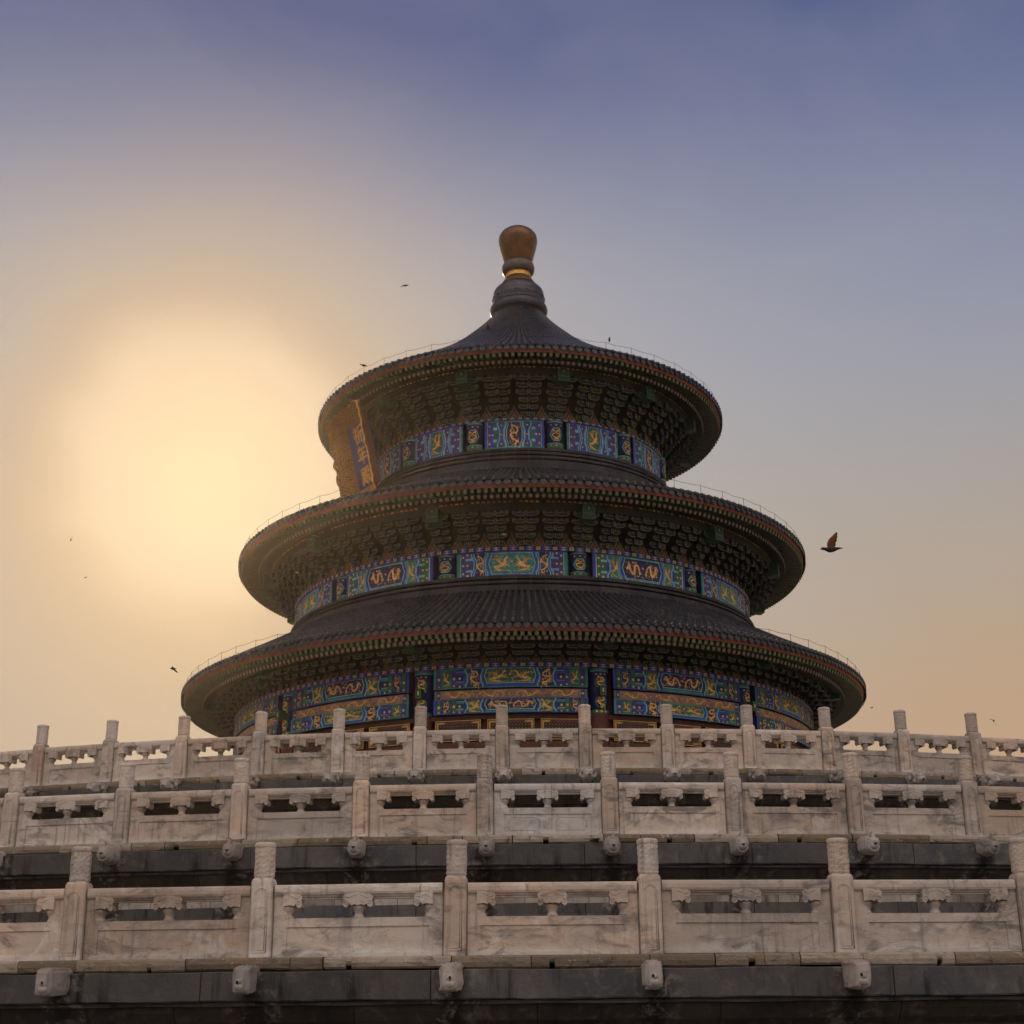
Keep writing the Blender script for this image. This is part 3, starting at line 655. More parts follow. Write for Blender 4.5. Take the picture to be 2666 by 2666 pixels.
def bracket_mesh(T, col):
    Rb, rp, lv = T['Rb'], T['rp'], T['lv']; z0, z1 = T['btop'], T['pbot']; b = MB(); spc = 2 * pi / T['nb']
    nr = {1: 6, 2: 5, 3: 3}[T['row']]; H = z1 - z0; dz = H / (nr + .12); lc = ['bblue', 'bgreen']
    for k in range(nr):
        q_ = k / (nr - 1); r = Rb + .08 + (rp - .05 - Rb - .08) * q_; z = z0 + dz * (k + .14)
        w = spc * r * (.27 + .19 * q_ + (.03 if k % 2 else -.02)); h = dz * .70
        pl = arm_poly(w, h); c = lc[(k + col) % 2]; c2 = lc[(k + col + 1) % 2]; T_ = TR(0, -r, z)
        b.prism(pl, 0, .13, c, T_, 'outline'); b.add([(x, -.005, q) for x, q in inset(pl, .026, h / 2)], [tuple(range(len(pl)))], c, T_)
        for x in (-w + .07, -w * .45, w * .45, w - .07):          # bearing blocks
            s_ = .062; bp = [(-s_ * .7, 0), (s_ * .7, 0), (s_, dz * .10), (s_, dz * .28), (-s_, dz * .28), (-s_, dz * .10)]
            b.prism(bp, -.03, .14, c2, T_ @ TR(x, 0, h + .001), 'outline')
            b.add([(p * .62, -.035, q * .62 + dz * .055) for p, q in bp], [tuple(range(6))], c2, T_ @ TR(x, 0, h + .001))
        # the arm that runs outward ends in a square nose
        sd = [(-.06, -dz * .06), (.06, -dz * .06), (.06, dz * .80), (-.06, dz * .80)]
        b.prism(sd, -.16, .30, c2, T_, 'outline'); b.add([(p * .60, -.165, dz * .37 + (q - dz * .37) * .80) for p, q in sd], [(0, 1, 2, 3)], c2, T_)
    return b.mesh('bracket')
def flame_mesh(T):
    b = MB(); H = min(.72, (T['pbot'] - T['btop']) * .62) if T['lv'] > 3 else .40; w = 2 * pi * T['Rb'] / T['nb'] * .30
    fl = [(-1, 0), (1, 0), (.86, .14), (.62, .25), (.5, .42), (.26, .56), (.2, .74), (0, 1), (-.2, .74), (-.26, .56), (-.5, .42), (-.62, .25), (-.86, .14)]
    for k, (s_, mt) in enumerate(((1, 'bgreen'), (.9, 'outline'), (.82, 'shadow'), (.74, 'outline'), (.66, 'darkred'), (.36, 'flame'), (.2, 'darkred'))):
        b.prism([(x * w * s_, .004 * k + z * H * s_ + .03 * (1 - s_)) for x, z in fl], -.005 * k - .01, .03, mt)
    return b.mesh('flame_board')
def beam_end_mesh(s):
    b = MB(); w, h = .27 * s, .72 * s
    hexa = [(-w, 0), (w, 0), (w, h * .8), (0, h), (-w, h * .8)]
    b.prism(hexa, 0, 1.3 * s, 'green', None, 'beamend_line'); b.add([(x * .88, -.005, h * .48 + (z - h * .48) * .93) for x, z in hexa], [(0, 1, 2, 3, 4)], 'green')
    b.prism([(-w * .86, h * .30), (w * .86, h * .30), (w * .86, h * .335), (0, h * .38), (-w * .86, h * .335)], -.012, 0, 'beamend_line')
    b.prism([(-.03 * s, h * .6), (.03 * s, h * .6), (.035 * s, h * .68), (0, h * .74), (-.035 * s, h * .68)], -.014, 0, 'goldp')
    return b.mesh('beam_end')
VIS = radians(112)
def norm_a(a): return (a + pi) % (2 * pi) - pi
RLAB = {1: 'topmost roof, a steep cone under the gilt finial', 2: 'middle ring roof', 3: 'lowest and widest ring roof'}
for t, T in TIER.items():
    rf = link('roof', tile_field(T), HALL); rf['label'] = RLAB[t]
    link('eave_tiles', eave_tiles(T), rf)
    fa, sf = soffit(T); link('fascia', fa, rf); link('soffit', sf, rf)
    link('square_rafters', rafters(T, 'square'), rf); link('round_rafters', rafters(T, 'round'), rf); link('purlin', purlin(T), rf)
    # wall behind the brackets
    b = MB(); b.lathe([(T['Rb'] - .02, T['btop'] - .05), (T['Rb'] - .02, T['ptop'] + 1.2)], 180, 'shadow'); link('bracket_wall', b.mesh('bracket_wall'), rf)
    bm = [bracket_mesh(T, 0), bracket_mesh(T, 1)]; fm = flame_mesh(T); nb = T['nb']; per = nb // 12
    br0 = None
    for q in range(nb):
        a = norm_a(BAY + radians(15) + 2 * pi * q / nb)
        if abs(a) < VIS:
            if br0 is None: br0 = link('bracket', bm[0], rf, RZ(a))
            o = copy_to(br0, rf, RZ(a)) if br0.matrix_world != RZ(a) and WM[br0.name] != RZ(a) else br0
            o.data = bm[q % 2]
        a = norm_a(a + pi / nb)
        if abs(a) < VIS: link('flame_board', fm, rf, RZ(a) @ TR(0, -(T['Rb'] + .01), T['btop'] + .0))
    s_ = {1: 1.0, 2: 1.0, 3: .72}[t]; be = beam_end_mesh(s_)
    for q in range(12):
        a = norm_a(BAY + radians(15 + 30 * q))
        if abs(a) < VIS: link('beam_end', be, rf, RZ(a) @ TR(0, -(T['rp'] + .36), T['pbot'] - (.42 if t < 3 else .22) * s_))
    # lightning wire on its stands above the eave
    b = MB(); Rw, zw = T['Re'] - .18, T['prof'][0][1] + .56; n = int(2 * pi * Rw / 1.35); rg = random.Random(t)
    pts = []
    for q in range(n * 6):
        a = 2 * pi * q / (n * 6); sag = -.05 * sin(pi * (q % 6) / 6); pts.append((Rw * sin(a), -Rw * cos(a), zw + sag + (rg.uniform(-.015, .015))))
    b.tube(pts, .009, 'wire', 4, closed=True)
    for q in range(n):
        a = 2 * pi * q / n + rg.uniform(-.004, .004); b.tube([(Rw * sin(a), -Rw * cos(a), zw - .46), (Rw * sin(a), -Rw * cos(a), zw + .02)], .009, 'wire', 4)
    link('lightning_wire', b.mesh('lightning_wire'), rf)
# ring ridges of brick at the top of the two lower roofs
for prof, R in (([(7.30, 25.37), (7.60, 25.36), (7.70, 25.34), (7.70, 25.22), (7.60, 25.20), (7.60, 25.15), (7.78, 25.13), (7.84, 25.08), (7.84, 24.99), (7.70, 24.96), (7.70, 24.90), (7.88, 24.88), (7.93, 24.82), (7.92, 24.74), (7.80, 24.71), (7.80, 24.68), (7.92, 24.66), (7.94, 24.28), (8.06, 24.26), (8.10, 24.2), (8.02, 24.10)], 7.9),
                ([(11.14, 18.06), (11.36, 18.05), (11.46, 18.0), (11.46, 17.88), (11.34, 17.85), (11.34, 17.80), (11.50, 17.78), (11.58, 17.73), (11.58, 17.65), (11.44, 17.62), (11.44, 17.57), (11.60, 17.55), (11.62, 17.28), (11.50, 17.25), (11.50, 17.21), (11.72, 17.19), (11.80, 17.13), (11.80, 17.06), (11.70, 17.03), (11.88, 16.98), (11.90, 16.86)], 11.6)):
    b = MB(); b.lathe(prof, 240, 'brick', smooth=False, uvr=R); link('ridge_course', b.mesh('ridge_course'), HALL)
# finial
b = MB(); b.lathe([(1.36, 35.8), (1.38, 36.08), (1.46, 36.12), (1.53, 36.22), (1.56, 36.38), (1.53, 36.52), (1.46, 36.62), (1.38, 36.66)], 64, 'drum'); b.lathe([(1.36, 36.66), (1.385, 36.75), (1.385, 36.86)], 64, 'drum', smooth=False)
b.lathe([(1.385, 36.86), (1.40, 36.9), (1.40, 37.18), (1.37, 37.22)], 64, 'drum'); b.lathe([(1.37, 37.22), (1.36, 37.42), (1.30, 37.56), (1.16, 37.72), (1.0, 37.83), (.85, 37.88)], 64, 'drum')
rg = random.Random(2)
for q in range(16):
    A = RZ(2 * pi * q / 16) @ TR(0, -1.40, 37.04)
    b.tube([(-.2, 0, -.05), (-.12, -.012, .06), (-.02, 0, .02), (.06, -.012, -.06), (.16, 0, .03)], .022, 'drum', 5, A)
fin = link('finial', b.mesh('finial'), HALL); fin['label'] = 'dark glazed drum crowned by a gilded vase-shaped knob'
b = MB(); b.lathe([(.85, 37.86), (.93, 37.90), (.94, 37.97), (.90, 38.03), (.84, 38.08), (.84, 38.12), (.80, 38.17), (.72, 38.33), (.69, 38.36)], 64, 'finial'); link('finial_base', b.mesh('finial_base'), fin)
b = MB(); b.lathe([(.675, 38.34), (.67, 38.4), (.67, 38.72)], 64, 'gold'); link('finial_neck', b.mesh('finial_neck'), fin)
b = MB(); b.lathe([(.66, 38.62), (.76, 38.63), (.86, 38.74), (.89, 38.9), (.89, 39.02), (.86, 39.14), (.78, 39.25), (.6, 39.3)], 64, 'finialdark'); link('finial_ring', b.mesh('finial_ring'), fin)
b = MB(); b.lathe([(.70, 39.22), (.76, 39.3), (.80, 39.45), (.86, 39.7), (.94, 40.0), (1.02, 40.33), (1.065, 40.6), (1.06, 40.82), (1.0, 41.0), (.88, 41.17), (.68, 41.33), (.45, 41.45), (.22, 41.53), (.001, 41.55)], 64, 'finial'); link('finial_knob', b.mesh('finial_knob'), fin)

# ------------------------------------------------------------------ painted beams
class Band(MB):
    def __init__(s, R, z0): super().__init__(); s.R = R; s.z0 = z0; s.k = 0
    def P(s, u, v, lay):
        a = u / s.R; r = s.R + lay; return (r * sin(a), -r * cos(a), s.z0 + v)
    def lay(s, l): s.k += 1; return .004 + l * .006 + (s.k % 90) * .00005
    def poly(s, pts, l, mat): y = s.lay(l); s.add([s.P(u, v, y) for u, v in pts], [tuple(range(len(pts)))], mat)
    def rect(s, u0, u1, v0, v1, l, mat):
        if u1 < u0: u0, u1 = u1, u0
        n = max(1, int((u1 - u0) / .3 + .99)); y = s.lay(l)
        vs = [s.P(u0 + (u1 - u0) * i / n, v, y) for i in range(n + 1) for v in (v0, v1)]
        s.add(vs, [(2 * i, 2 * i + 2, 2 * i + 3, 2 * i + 1) for i in range(n)], mat)
    def stroke(s, pts, w, l, mat, taper=None):
        y = s.lay(l); n = len(pts); vs = []
        for i in range(n):
            a, c = pts[max(0, i - 1)], pts[min(n - 1, i + 1)]; du, dv = c[0] - a[0], c[1] - a[1]; q = hypot(du, dv) or 1
            ww = w / 2 * (taper[i] if taper else 1)
            vs += [s.P(pts[i][0] + dv / q * ww, pts[i][1] - du / q * ww, y), s.P(pts[i][0] - dv / q * ww, pts[i][1] + du / q * ww, y)]
        s.add(vs, [(2 * i, 2 * i + 2, 2 * i + 3, 2 * i + 1) for i in range(n - 1)], mat)
    def dot(s, u, v, r, l, mat, n=8): s.poly([(u + r * cos(2 * pi * i / n), v + r * sin(2 * pi * i / n)) for i in range(n)], l, mat)
    def hexa(s, u0, u1, v0, v1, k, l, mat):
        vm = (v0 + v1) / 2; n = max(2, int((u1 - u0) / .3)); y = s.lay(l); vs = []
        cols = [(u0, vm, vm)] + [(u0 + k + (u1 - u0 - 2 * k) * i / n, v0, v1) for i in range(n + 1)] + [(u1, vm, vm)]
        vs = [s.P(u, v, y) for u, a, c in cols for v in (a, c)]
        s.add(vs, [(2 * i, 2 * i + 2, 2 * i + 3, 2 * i + 1) for i in range(len(cols) - 1)], mat)
def ribbon_animal(b, rg, u, v, w, h, l, kind, vert=False, flip=1):
    """gold running dragon / phoenix flourish in strokes"""
    def X(a, c): return (u + flip * (c * w if vert else a * w), v + (a * h if vert else c * h))
    if kind == 'phoenix': w, h = w * 1.22, h * 1.12
    th = min(w, h) * (.115 if kind == 'dragon' else .10)
    mats = ['gold', 'gold', 'goldp', 'pink']
    if kind == 'dragon':
        n = 30; ph = rg.uniform(-.3, .3); pts = []; tp = []
        for i in range(n):
            q = i / (n - 1); pts.append(X(-.48 + q * .9 + .05 * sin(q * 16), .33 * sin(q * 10.5 + ph) * (1 - .2 * q))); tp.append(.35 + .9 * sin(pi * min(1, q * .75 + .18)))
        b.stroke(pts, th, l, 'gold', tp); he = pts[-1]
        b.dot(he[0], he[1], th * .75, l + .4, 'gold'); 
        for s_ in (-1, 1): b.stroke([he, (he[0] + rg.uniform(-.06, .02) * w, he[1] + s_ * .14 * h), (he[0] - .1 * w * flip, he[1] + s_ * .22 * h)], th * .4, l + .3, 'goldp', [1, .8, .3])
        for i in (4, 8, 13, 17):
            p = pts[i]; s_ = 1 if i % 2 else -1; d = rg.uniform(.7, 1.1)
            e = (p[0] + rg.uniform(-.10, .10) * w, p[1] + s_ * .24 * h * d); b.stroke([p, ((p[0] + e[0]) / 2 + .05 * w, (p[1] + e[1]) / 2), e], th * .5, l + .2, 'gold', [1, .8, .6])
            for g_ in (-1, 0, 1): b.stroke([e, (e[0] + g_ * .05 * w, e[1] + s_ * .07 * h)], th * .28, l + .3, 'goldp')
        for _ in range(11):
            c = X(rg.uniform(-.48, .48), rg.uniform(-.46, .46)); q = rg.uniform(0, 6)
            b.stroke([(c[0] + .045 * w * cos(q + j * .9) * (1 - j * .12), c[1] + .07 * h * sin(q + j * .9) * (1 - j * .12)) for j in range(5)], th * .3, l + .1, rg.choice(mats))
    else:
        body = [X(-.30, -.18), X(-.12, -.16), X(.05, -.06), X(.17, .10), X(.20, .26), X(.28, .33)]
        b.stroke(body, th * 1.4, l + .2, 'gold', [.5, 1.1, 1.4, .9, .6, .7]); b.dot(*body[-1], th * .5, l + .3, 'gold')
        b.stroke([body[-1], X(.36, .30)], th * .3, l + .3, 'orange'); b.stroke([body[-1], X(.24, .46)], th * .3, l + .3, 'orange')
        for j in range(5): b.stroke([X(.02, -.05), X(-.08 - .05 * j, .16 + .02 * j), X(-.05 - .11 * j, .42 - .05 * j)], th * .55, l + .1, 'gold' if j % 2 else 'orange', [1, .9, .3])
        for j in range(3): b.stroke([X(.08, -.02), X(.18 + .05 * j, -.02 - .05 * j), X(.34 + .05 * j, .12 - .14 * j)], th * .5, l + .15, 'goldp', [1, .9, .3])
        for j in range(4): b.stroke([X(-.26, -.18), X(-.36, -.12 - .09 * j), X(-.28 + .18 * j, -.30 - .03 * j), X(-.05 + .16 * j, -.36 - .02 * j), X(.12 + .1 * j, -.42)], th * .42, l, ('gold', 'goldp', 'teal', 'gold')[j], [1, .8, .9, .8, .3])
def filigree(b, rg, u0, u1, v0, v1, n, l, mats=('goldp', 'gold', 'orange')):
    for _ in range(n):
        u, v = rg.uniform(u0, u1), rg.uniform(v0, v1); r = rg.uniform(.025, .055); q = rg.uniform(0, 6.28); s_ = rg.choice((-1, 1))
        b.stroke([(u + r * (1 - j * .11) * cos(q + s_ * j * .8), v + r * (1 - j * .11) * sin(q + s_ * j * .8)) for j in range(6)], .014, l, rg.choice(mats))
def chev(b, u, v0, v1, k, l, cols, w, flip=1):
    """zigzag stripe: parallel strokes"""
    h = v1 - v0
    for j, c in enumerate(cols):
        o = (j - (len(cols) - 1) / 2) * w * flip
        b.stroke([(u + o, v0 + .005), (u + o, v0 + h * .16), (u + o + k * flip, v0 + h * .34), (u + o + k * flip, v0 + h * .66), (u + o, v0 + h * .84), (u + o, v1 - .005)], w * .96, l, c)
def beam_box(b, w, H, mat, back=.30):
    """the beam's own solid, behind its painted face"""
    n = max(6, int(2 * w / .3)); vs = []
    for i in range(n + 1):
        u = -w + 2 * w * i / n
        for rr, v in ((0, 0), (0, H), (-back, H), (-back, 0)): vs.append(b.P(u, v, rr))
    fs = [(4 * i + k, 4 * i + 4 + k, 4 * i + 4 + (k + 1) % 4, 4 * i + (k + 1) % 4) for i in range(n) for k in range(4)] + [(0, 1, 2, 3), (4 * n + 3, 4 * n + 2, 4 * n + 1, 4 * n)]
    b.add(vs, fs, mat)
def edge_lines(b, w, H, c1, c2):
    b.rect(-w, w, 0, H * .045, 2.2, c1); b.rect(-w, w, H * .955, H, 2.2, c1)
def beam1(q):
    A = q % 2 == 0; b = Band(7.45, 25.43); w, H = 1.40, 1.40; rg = random.Random(q); bg, oth = ('purple', 'pgreen') if not A else ('pgreen', 'purple')
    beam_box(b, w, H, 'dblue'); b.rect(-w, w, 0, H, 0, bg)
    for s_ in (-1, 1):
        b.rect(s_ * 1.40, s_ * 1.28, 0, H, 1, 'blue' if A else 'teal'); b.rect(s_ * 1.275, s_ * 1.255, 0, H, 1, 'lteal' if A else 'white')
        b.rect(s_ * 1.25, s_ * 1.10, 0, H, 1, oth if A else 'purple')
        for k in range(3): b.dot(s_ * 1.17, H * (.18 + .32 * k), .045, 2, 'gold' if A else 'pink')
        b.rect(s_ * .96, s_ * 1.10, 0, H, .5, 'blue' if A else 'purple')
        for vv in (.28, .72): b.rect(s_ * .80, s_ * .99, H * (vv - .05), H * (vv + .05), 1.2, 'lteal' if A else 'lblue')
        chev(b, s_ * .80, 0, H, -.10, 1.4, ['blue', 'lteal', 'teal', 'blue'] if A else ['lteal', 'blue', 'lblue', 'teal'], .042, s_)
        b.rect(s_ * .55, s_ * .74, 0, H, .6, oth if A else 'purple')
        for k in range(3): b.dot(s_ * .615, H * (.17 + .33 * k), .04, 2, ('gold', 'pink')[k % 2])
        chev(b, s_ * .40, 0, H, .085, 1.6, ['blue', 'lteal', 'lblue', 'blue'], .045, s_)
        b.dot(s_ * 1.02, H * .5, .05, 2, 'white' if A else 'gold', 4)
    b.poly([(-.30, .05), (.30, .05), (.30, .2), (.385, .46), (.385, .94), (.30, 1.2), (.30, 1.35), (-.30, 1.35), (-.30, 1.2), (-.385, .94), (-.385, .46), (-.30, .2)], 1, 'lteal' if A else 'lblue')
    b.poly([(-.27, .09), (.27, .09), (.27, .23), (.345, .47), (.345, .93), (.27, 1.17), (.27, 1.31), (-.27, 1.31), (-.27, 1.17), (-.345, .93), (-.345, .47), (-.27, .23)], 1.5, 'dblue' if A else 'pgreen')
    filigree(b, rg, -.26, .26, .2, 1.2, 16, 2.1)
    ribbon_animal(b, rg, 0, H * .5, .56, 1.12, 2.5, 'dragon' if A else 'phoenix', vert=A); edge_lines(b, w, H, 'blue' if not A else 'teal', 'white')
    return b.mesh('painted_beam')
def beam2(q):
    A = q % 2 == 0; b = Band(11.22, 18.03); w, H = 2.38, 1.12; rg = random.Random(50 + q)
    beam_box(b, w, H, 'dblue'); b.rect(-w, w, 0, H, 0, 'blue')
    for s_ in (-1, 1):
        b.rect(s_ * w, s_ * 2.24, 0, H, 1, 'teal' if A else 'blue'); b.rect(s_ * 2.235, s_ * 2.20, 0, H, 1, 'lteal' if A else 'white')
        b.rect(s_ * 2.20, s_ * 2.02, 0, H, 1, 'purple' if A else 'pgreen')
        for k in range(3): b.dot(s_ * 2.11, H * (.17 + .33 * k), .05, 2, 'pink' if A else 'gold')
        b.rect(s_ * 2.02, s_ * 1.76, 0, H, .6, 'purple' if A else 'pgreen')
        for vv in (.27, .73): b.rect(s_ * 1.72, s_ * 2.0, H * (vv - .045), H * (vv + .045), 1.2, 'lblue' if A else 'lteal')
        for k in range(3): b.dot(s_ * 1.92, H * (.08 + .42 * k), .05, 2, 'gold')
        chev(b, s_ * 1.70, 0, H, -.12, 1.5, ['lteal', 'blue', 'teal', 'lteal'] if A else ['blue', 'lteal', 'lblue', 'blue'], .04, s_)
        b.rect(s_ * 1.17, s_ * 1.60, 0, H, .8, 'dblue' if A else 'teal')
        ribbon_animal(b, rg, s_ * 1.36, H * .5, .40, .9, 2.4, 'dragon' if A else 'phoenix', vert=A, flip=-s_)
        chev(b, s_ * 1.06, 0, H, .10, 1.5, ['teal', 'lteal', 'blue', 'lblue'] if A else ['blue', 'lblue', 'teal', 'lteal'], .042, s_)
    b.hexa(-1.02, 1.02, .09 if A else .12, H - .05, .14, 1, 'lblue' if A else 'lteal'); b.hexa(-.98, .98, .13 if A else .16, H - .09, .14, 1.4, 'teal' if A else 'dblue')
    for s_ in (-1, 1): ribbon_animal(b, rg, s_ * .45, H * .52, .72, .72, 2.4, 'phoenix' if A else 'dragon', flip=-s_)
    filigree(b, rg, -.86, .86, .18, H - .14, 44, 2.1); filigree(b, rg, 1.2, 1.55, .1, H - .1, 12, 2.1); filigree(b, rg, -1.55, -1.2, .1, H - .1, 12, 2.1)
    b.dot(0, H * .6, .045, 2.5, 'pink'); b.rect(-.85, .85, .02, .085 if A else .10, 2, 'blue' if A else 'lteal')
    edge_lines(b, w, H, 'blue' if A else 'teal', 'white')
    return b.mesh('painted_beam')
def beam3(q, z0, H, top):
    A = (q % 2 == 0) == top; b = Band(13.85, z0); w = 3.10; rg = random.Random(90 + q + 7 * top)
    beam_box(b, w, H, 'dblue', .35); b.rect(-w, w, 0, H, 0, 'blue' if A else 'dblue')
    for s_ in (-1, 1):
        b.rect(s_ * w, s_ * 3.0, 0, H, 1, 'teal' if A else 'blue')
        for c in (2.96, 2.34): b.rect(s_ * c, s_ * (c - .17), 0, H, 1, 'purple' if A else 'pgreen'); b.dot(s_ * (c - .085), H * .5, .055, 2, 'pink' if A else 'gold'); b.dot(s_ * (c - .085), H * .14, .035, 2, 'gold')
        b.rect(s_ * 2.78, s_ * 2.35, .02, H - .02, 1, 'pgreen' if A else 'dblue')
        b.stroke([(s_ * 2.57 + .19 * cos(j * .5236), H * .5 + H * .42 * sin(j * .5236)) for j in range(13)], .022, 1.6, 'teal')
        ribbon_animal(b, rg, s_ * 2.57, H * .5, .30, H * .72, 2.4, 'phoenix' if A else 'dragon', vert=not A, flip=s_)
        b.rect(s_ * 2.15, s_ * 1.88, 0, H, .8, 'dblue')
        for vv in (.25, .75): b.rect(s_ * 1.84, s_ * 2.15, H * (vv - .07), H * (vv + .07), 1.2, 'blue' if A else 'teal'); b.rect(s_ * 1.86, s_ * 2.15, H * (vv + .07), H * (vv + .10), 1.3, 'lblue' if A else 'lteal')
        b.dot(s_ * 2.02, H * .5, .05, 2, 'gold'); b.dot(s_ * 2.02, H * .1, .04, 2, 'gold')
        chev(b, s_ * 1.80, 0, H, -.09, 1.5, ['teal', 'lteal', 'blue'], .04, s_)
        b.rect(s_ * 1.18, s_ * 1.70, 0, H, .9, 'dblue' if A else 'pgreen')
        ribbon_animal(b, rg, s_ * 1.43, H * .5, .48, H * .86, 2.4, 'dragon' if A else 'phoenix', vert=A, flip=-s_)
        chev(b, s_ * 1.09, 0, H, .08, 1.5, ['teal', 'lteal', 'blue'] if A else ['blue', 'lteal', 'teal'], .04, s_)
    v0 = H * .20; b.hexa(-1.04, 1.04, v0, H * .97, .10, 1, 'lteal'); b.hexa(-1.0, 1.0, v0 + .03, H * .94, .10, 1.4, 'pgreen' if A else 'dblue')
    for s_ in (-1, 1): ribbon_animal(b, rg, s_ * .48, v0 + (H - v0) * .47, .84, H * .64, 2.4, 'phoenix' if A else 'dragon', flip=-s_)
    filigree(b, rg, -.9, .9, v0 + .06, H - .08, 46, 2.1)
    for c_ in (1.43, -1.43): filigree(b, rg, c_ - .22, c_ + .22, .06, H - .06, 14, 2.1)
    b.dot(0, H * .65, .045, 2.5, 'pink'); b.rect(-1.0, 1.0, .015, v0 * .8, 2, 'blue' if A else 'teal')
    edge_lines(b, w, H, 'teal' if A else 'blue', 'white')
    return b.mesh('painted_beam')
def board3(q):
    b = Band(13.80, 12.245); w, H = 3.06, .345; rg = random.Random(q); beam_box(b, w, H, 'darkred'); b.rect(-w, w, 0, H, 0, 'mauve')
    for s_ in (-1, 1): b.rect(s_ * w, s_ * 2.98, 0, H, 1, 'teal'); b.rect(s_ * 2.97, s_ * 2.82, 0, H, 1, 'purple'); b.dot(s_ * 2.89, H * .5, .05, 2, 'pink')
    for k in (-1.5, -.5, .5, 1.5): ribbon_animal(b, rg, k * 1.42, H * .5, 1.15, H * .95, 2, 'dragon', flip=1 if k < 0 else -1); b.dot(k * 1.42 + .66, H * .5, .03, 2, 'gold')
    filigree(b, rg, -2.7, 2.7, .05, H - .05, 70, 2.1); edge_lines(b, w, H, 'mauve', 'white'); return b.mesh('painted_board')
def strip(R, z0, H, name):
    """narrow blue ring under the brackets with gold fret marks"""
    b = Band(R, z0); n = int(2 * pi * R / .36)
    b.lathe([(R - .25, z0 + H), (R, z0 + H), (R, z0), (R - .25, z0)], 180, 'dblue', smooth=False)
    for k in range(n):
        u = 2 * pi * R * k / n
        if k % 2: b.rect(u - .17, u + .17, 0, H, 0, 'blue')
        b.rect(u - .10, u + .10, H * .70, H * .82, 1, 'goldp'); b.rect(u - .10, u + .10, H * .16, H * .28, 1, 'goldp')
        if k % 2: b.rect(u - .02, u + .02, H * .28, H * .70, 1.2, 'goldp')
        else:
            b.rect(u - .10, u + .10, H * .44, H * .54, 1, 'goldp')
            for s_ in (-.05, .05): b.rect(u + s_ - .014, u + s_ + .014, H * .28, H * .70, 1.2, 'goldp')
    return b.mesh(name)
link('fret_ring', strip(7.50, 26.84, .11, 'fret_ring'), HALL); link('fret_ring', strip(11.27, 19.16, .20, 'fret_ring'), HALL); link('fret_ring', strip(13.88, 13.47, .18, 'fret_ring'), HALL)
# dark wall drums behind the beams, columns, windows and doors
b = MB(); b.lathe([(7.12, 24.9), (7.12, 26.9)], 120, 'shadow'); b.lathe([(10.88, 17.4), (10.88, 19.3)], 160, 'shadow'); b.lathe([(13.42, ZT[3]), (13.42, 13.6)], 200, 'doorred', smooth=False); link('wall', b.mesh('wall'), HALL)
def column(R, z0, zb, zt, r, tier):
    """painted head above zb, red shaft below"""
    b = MB(); A = TR(0, -(R - r + .03), 0)
    b.lathe([(r, z0), (r, zb)], 32, 'darkred', T=A)
    b.lathe([(r, zb), (r + .002, zb), (r + .002, zt)], 32, 'dblue', T=A)
    H = zt - zb; k = Band(r + .002, zb)
    def pack(): 
        o = len(b.v); 
        for i, nme in enumerate(k.mats): b.mat(nme)
        b.v += [tuple(A @ Vector(p)) for p in k.v]
        for f, mi, sm in zip(k.f, k.mi, k.sm): b.f.append([o + q for q in f]); b.mi.append(b.mats.index(k.mats[mi])); b.sm.append(sm)
    rg = random.Random(int(R * 10)); W = 2.4 * r / 2
    def arc(v0, v1, l, m_):
        n = 10
        for i in range(n): k.rect(-W + 2 * W * i / n, -W + 2 * W * (i + 1) / n, v0, v1, l, m_)
    arc(H * .94, H, 1, 'teal'); arc(H * .925, H * .94, 1.2, 'lteal')
    if tier < 3:
        arc(.0, H * .16, 1, 'pgreen'); arc(H * .15, H * .17, 1.3, 'lteal')
        for u in (-.24, 0, .24): k.dot(u, H * .82, .035, 2, 'pink' if u else 'gold'); k.dot(u, H * .08, .03, 2, 'gold')
        cl = [(.27 * cos(q * pi / 8) * (1 + .09 * cos(q * pi / 8 * 6)), H * .48 + H * .235 * sin(q * pi / 8) * (1 + .09 * cos(q * pi / 8 * 6))) for q in range(16)]
        k.poly([(u * 1.08, H * .48 + (v - H * .48) * 1.08) for u, v in cl], .9, 'lteal'); k.poly(cl, 1.5, 'teal' if tier == 2 else 'pgreen')
        for q in range(2): ribbon_animal(k, rg, (-.09, .09)[q], H * .48, .26, H * .40, 2.4, 'dragon', vert=True, flip=(1, -1)[q])
    else:
        arc(0, H * .08, 1, 'pgreen')
        for u in (-.18, 0, .18): k.dot(u, H * .04, .045, 2, 'gold'); k.dot(u, H * .86, .035, 2, 'pink')
        for v in (.68, .26):
            k.poly([(.24 * cos(q * pi / 7), H * v + H * .15 * sin(q * pi / 7)) for q in range(14)], 1, 'pgreen'); ribbon_animal(k, rg, 0, H * v, .42, H * .27, 2.4, 'dragon', vert=True)
    pack(); return b.mesh('column')
colm = {1: column(7.56, 25.2, 25.45, 26.84, .42, 1), 2: column(11.22, 17.9, 18.10, 19.16, .39, 2), 3: column(13.82, ZT[3], 11.64, 13.47, .40, 3)}
bracket_box = MB(); w_ = .12
bracket_box.prism([(-w_, 0), (w_, 0), (w_, .4), (-w_, .4)], -.34, .1, 'green', None, 'beamend_line'); bracket_box.add([(-w_ + .02, -.344, .03), (w_ - .02, -.344, .03), (w_ - .02, -.344, .37), (-w_ + .02, -.344, .37)], [(0, 1, 2, 3)], 'green'); bracket_box.prism([(-.03, .12), (.03, .12), (.03, .28), (-.03, .28)], -.35, -.34, 'goldp')
bxm = bracket_box.mesh('beam_tenon')
b1 = [beam1(0), beam1(1)]; b2 = [beam2(0), beam2(1)]; b3t = [beam3(0, 12.65, .81, True), beam3(1, 12.65, .81, True)]; b3b = [beam3(0, 11.635, .595, False), beam3(1, 11.635, .595, False)]; bd3 = [board3(0), board3(1)]
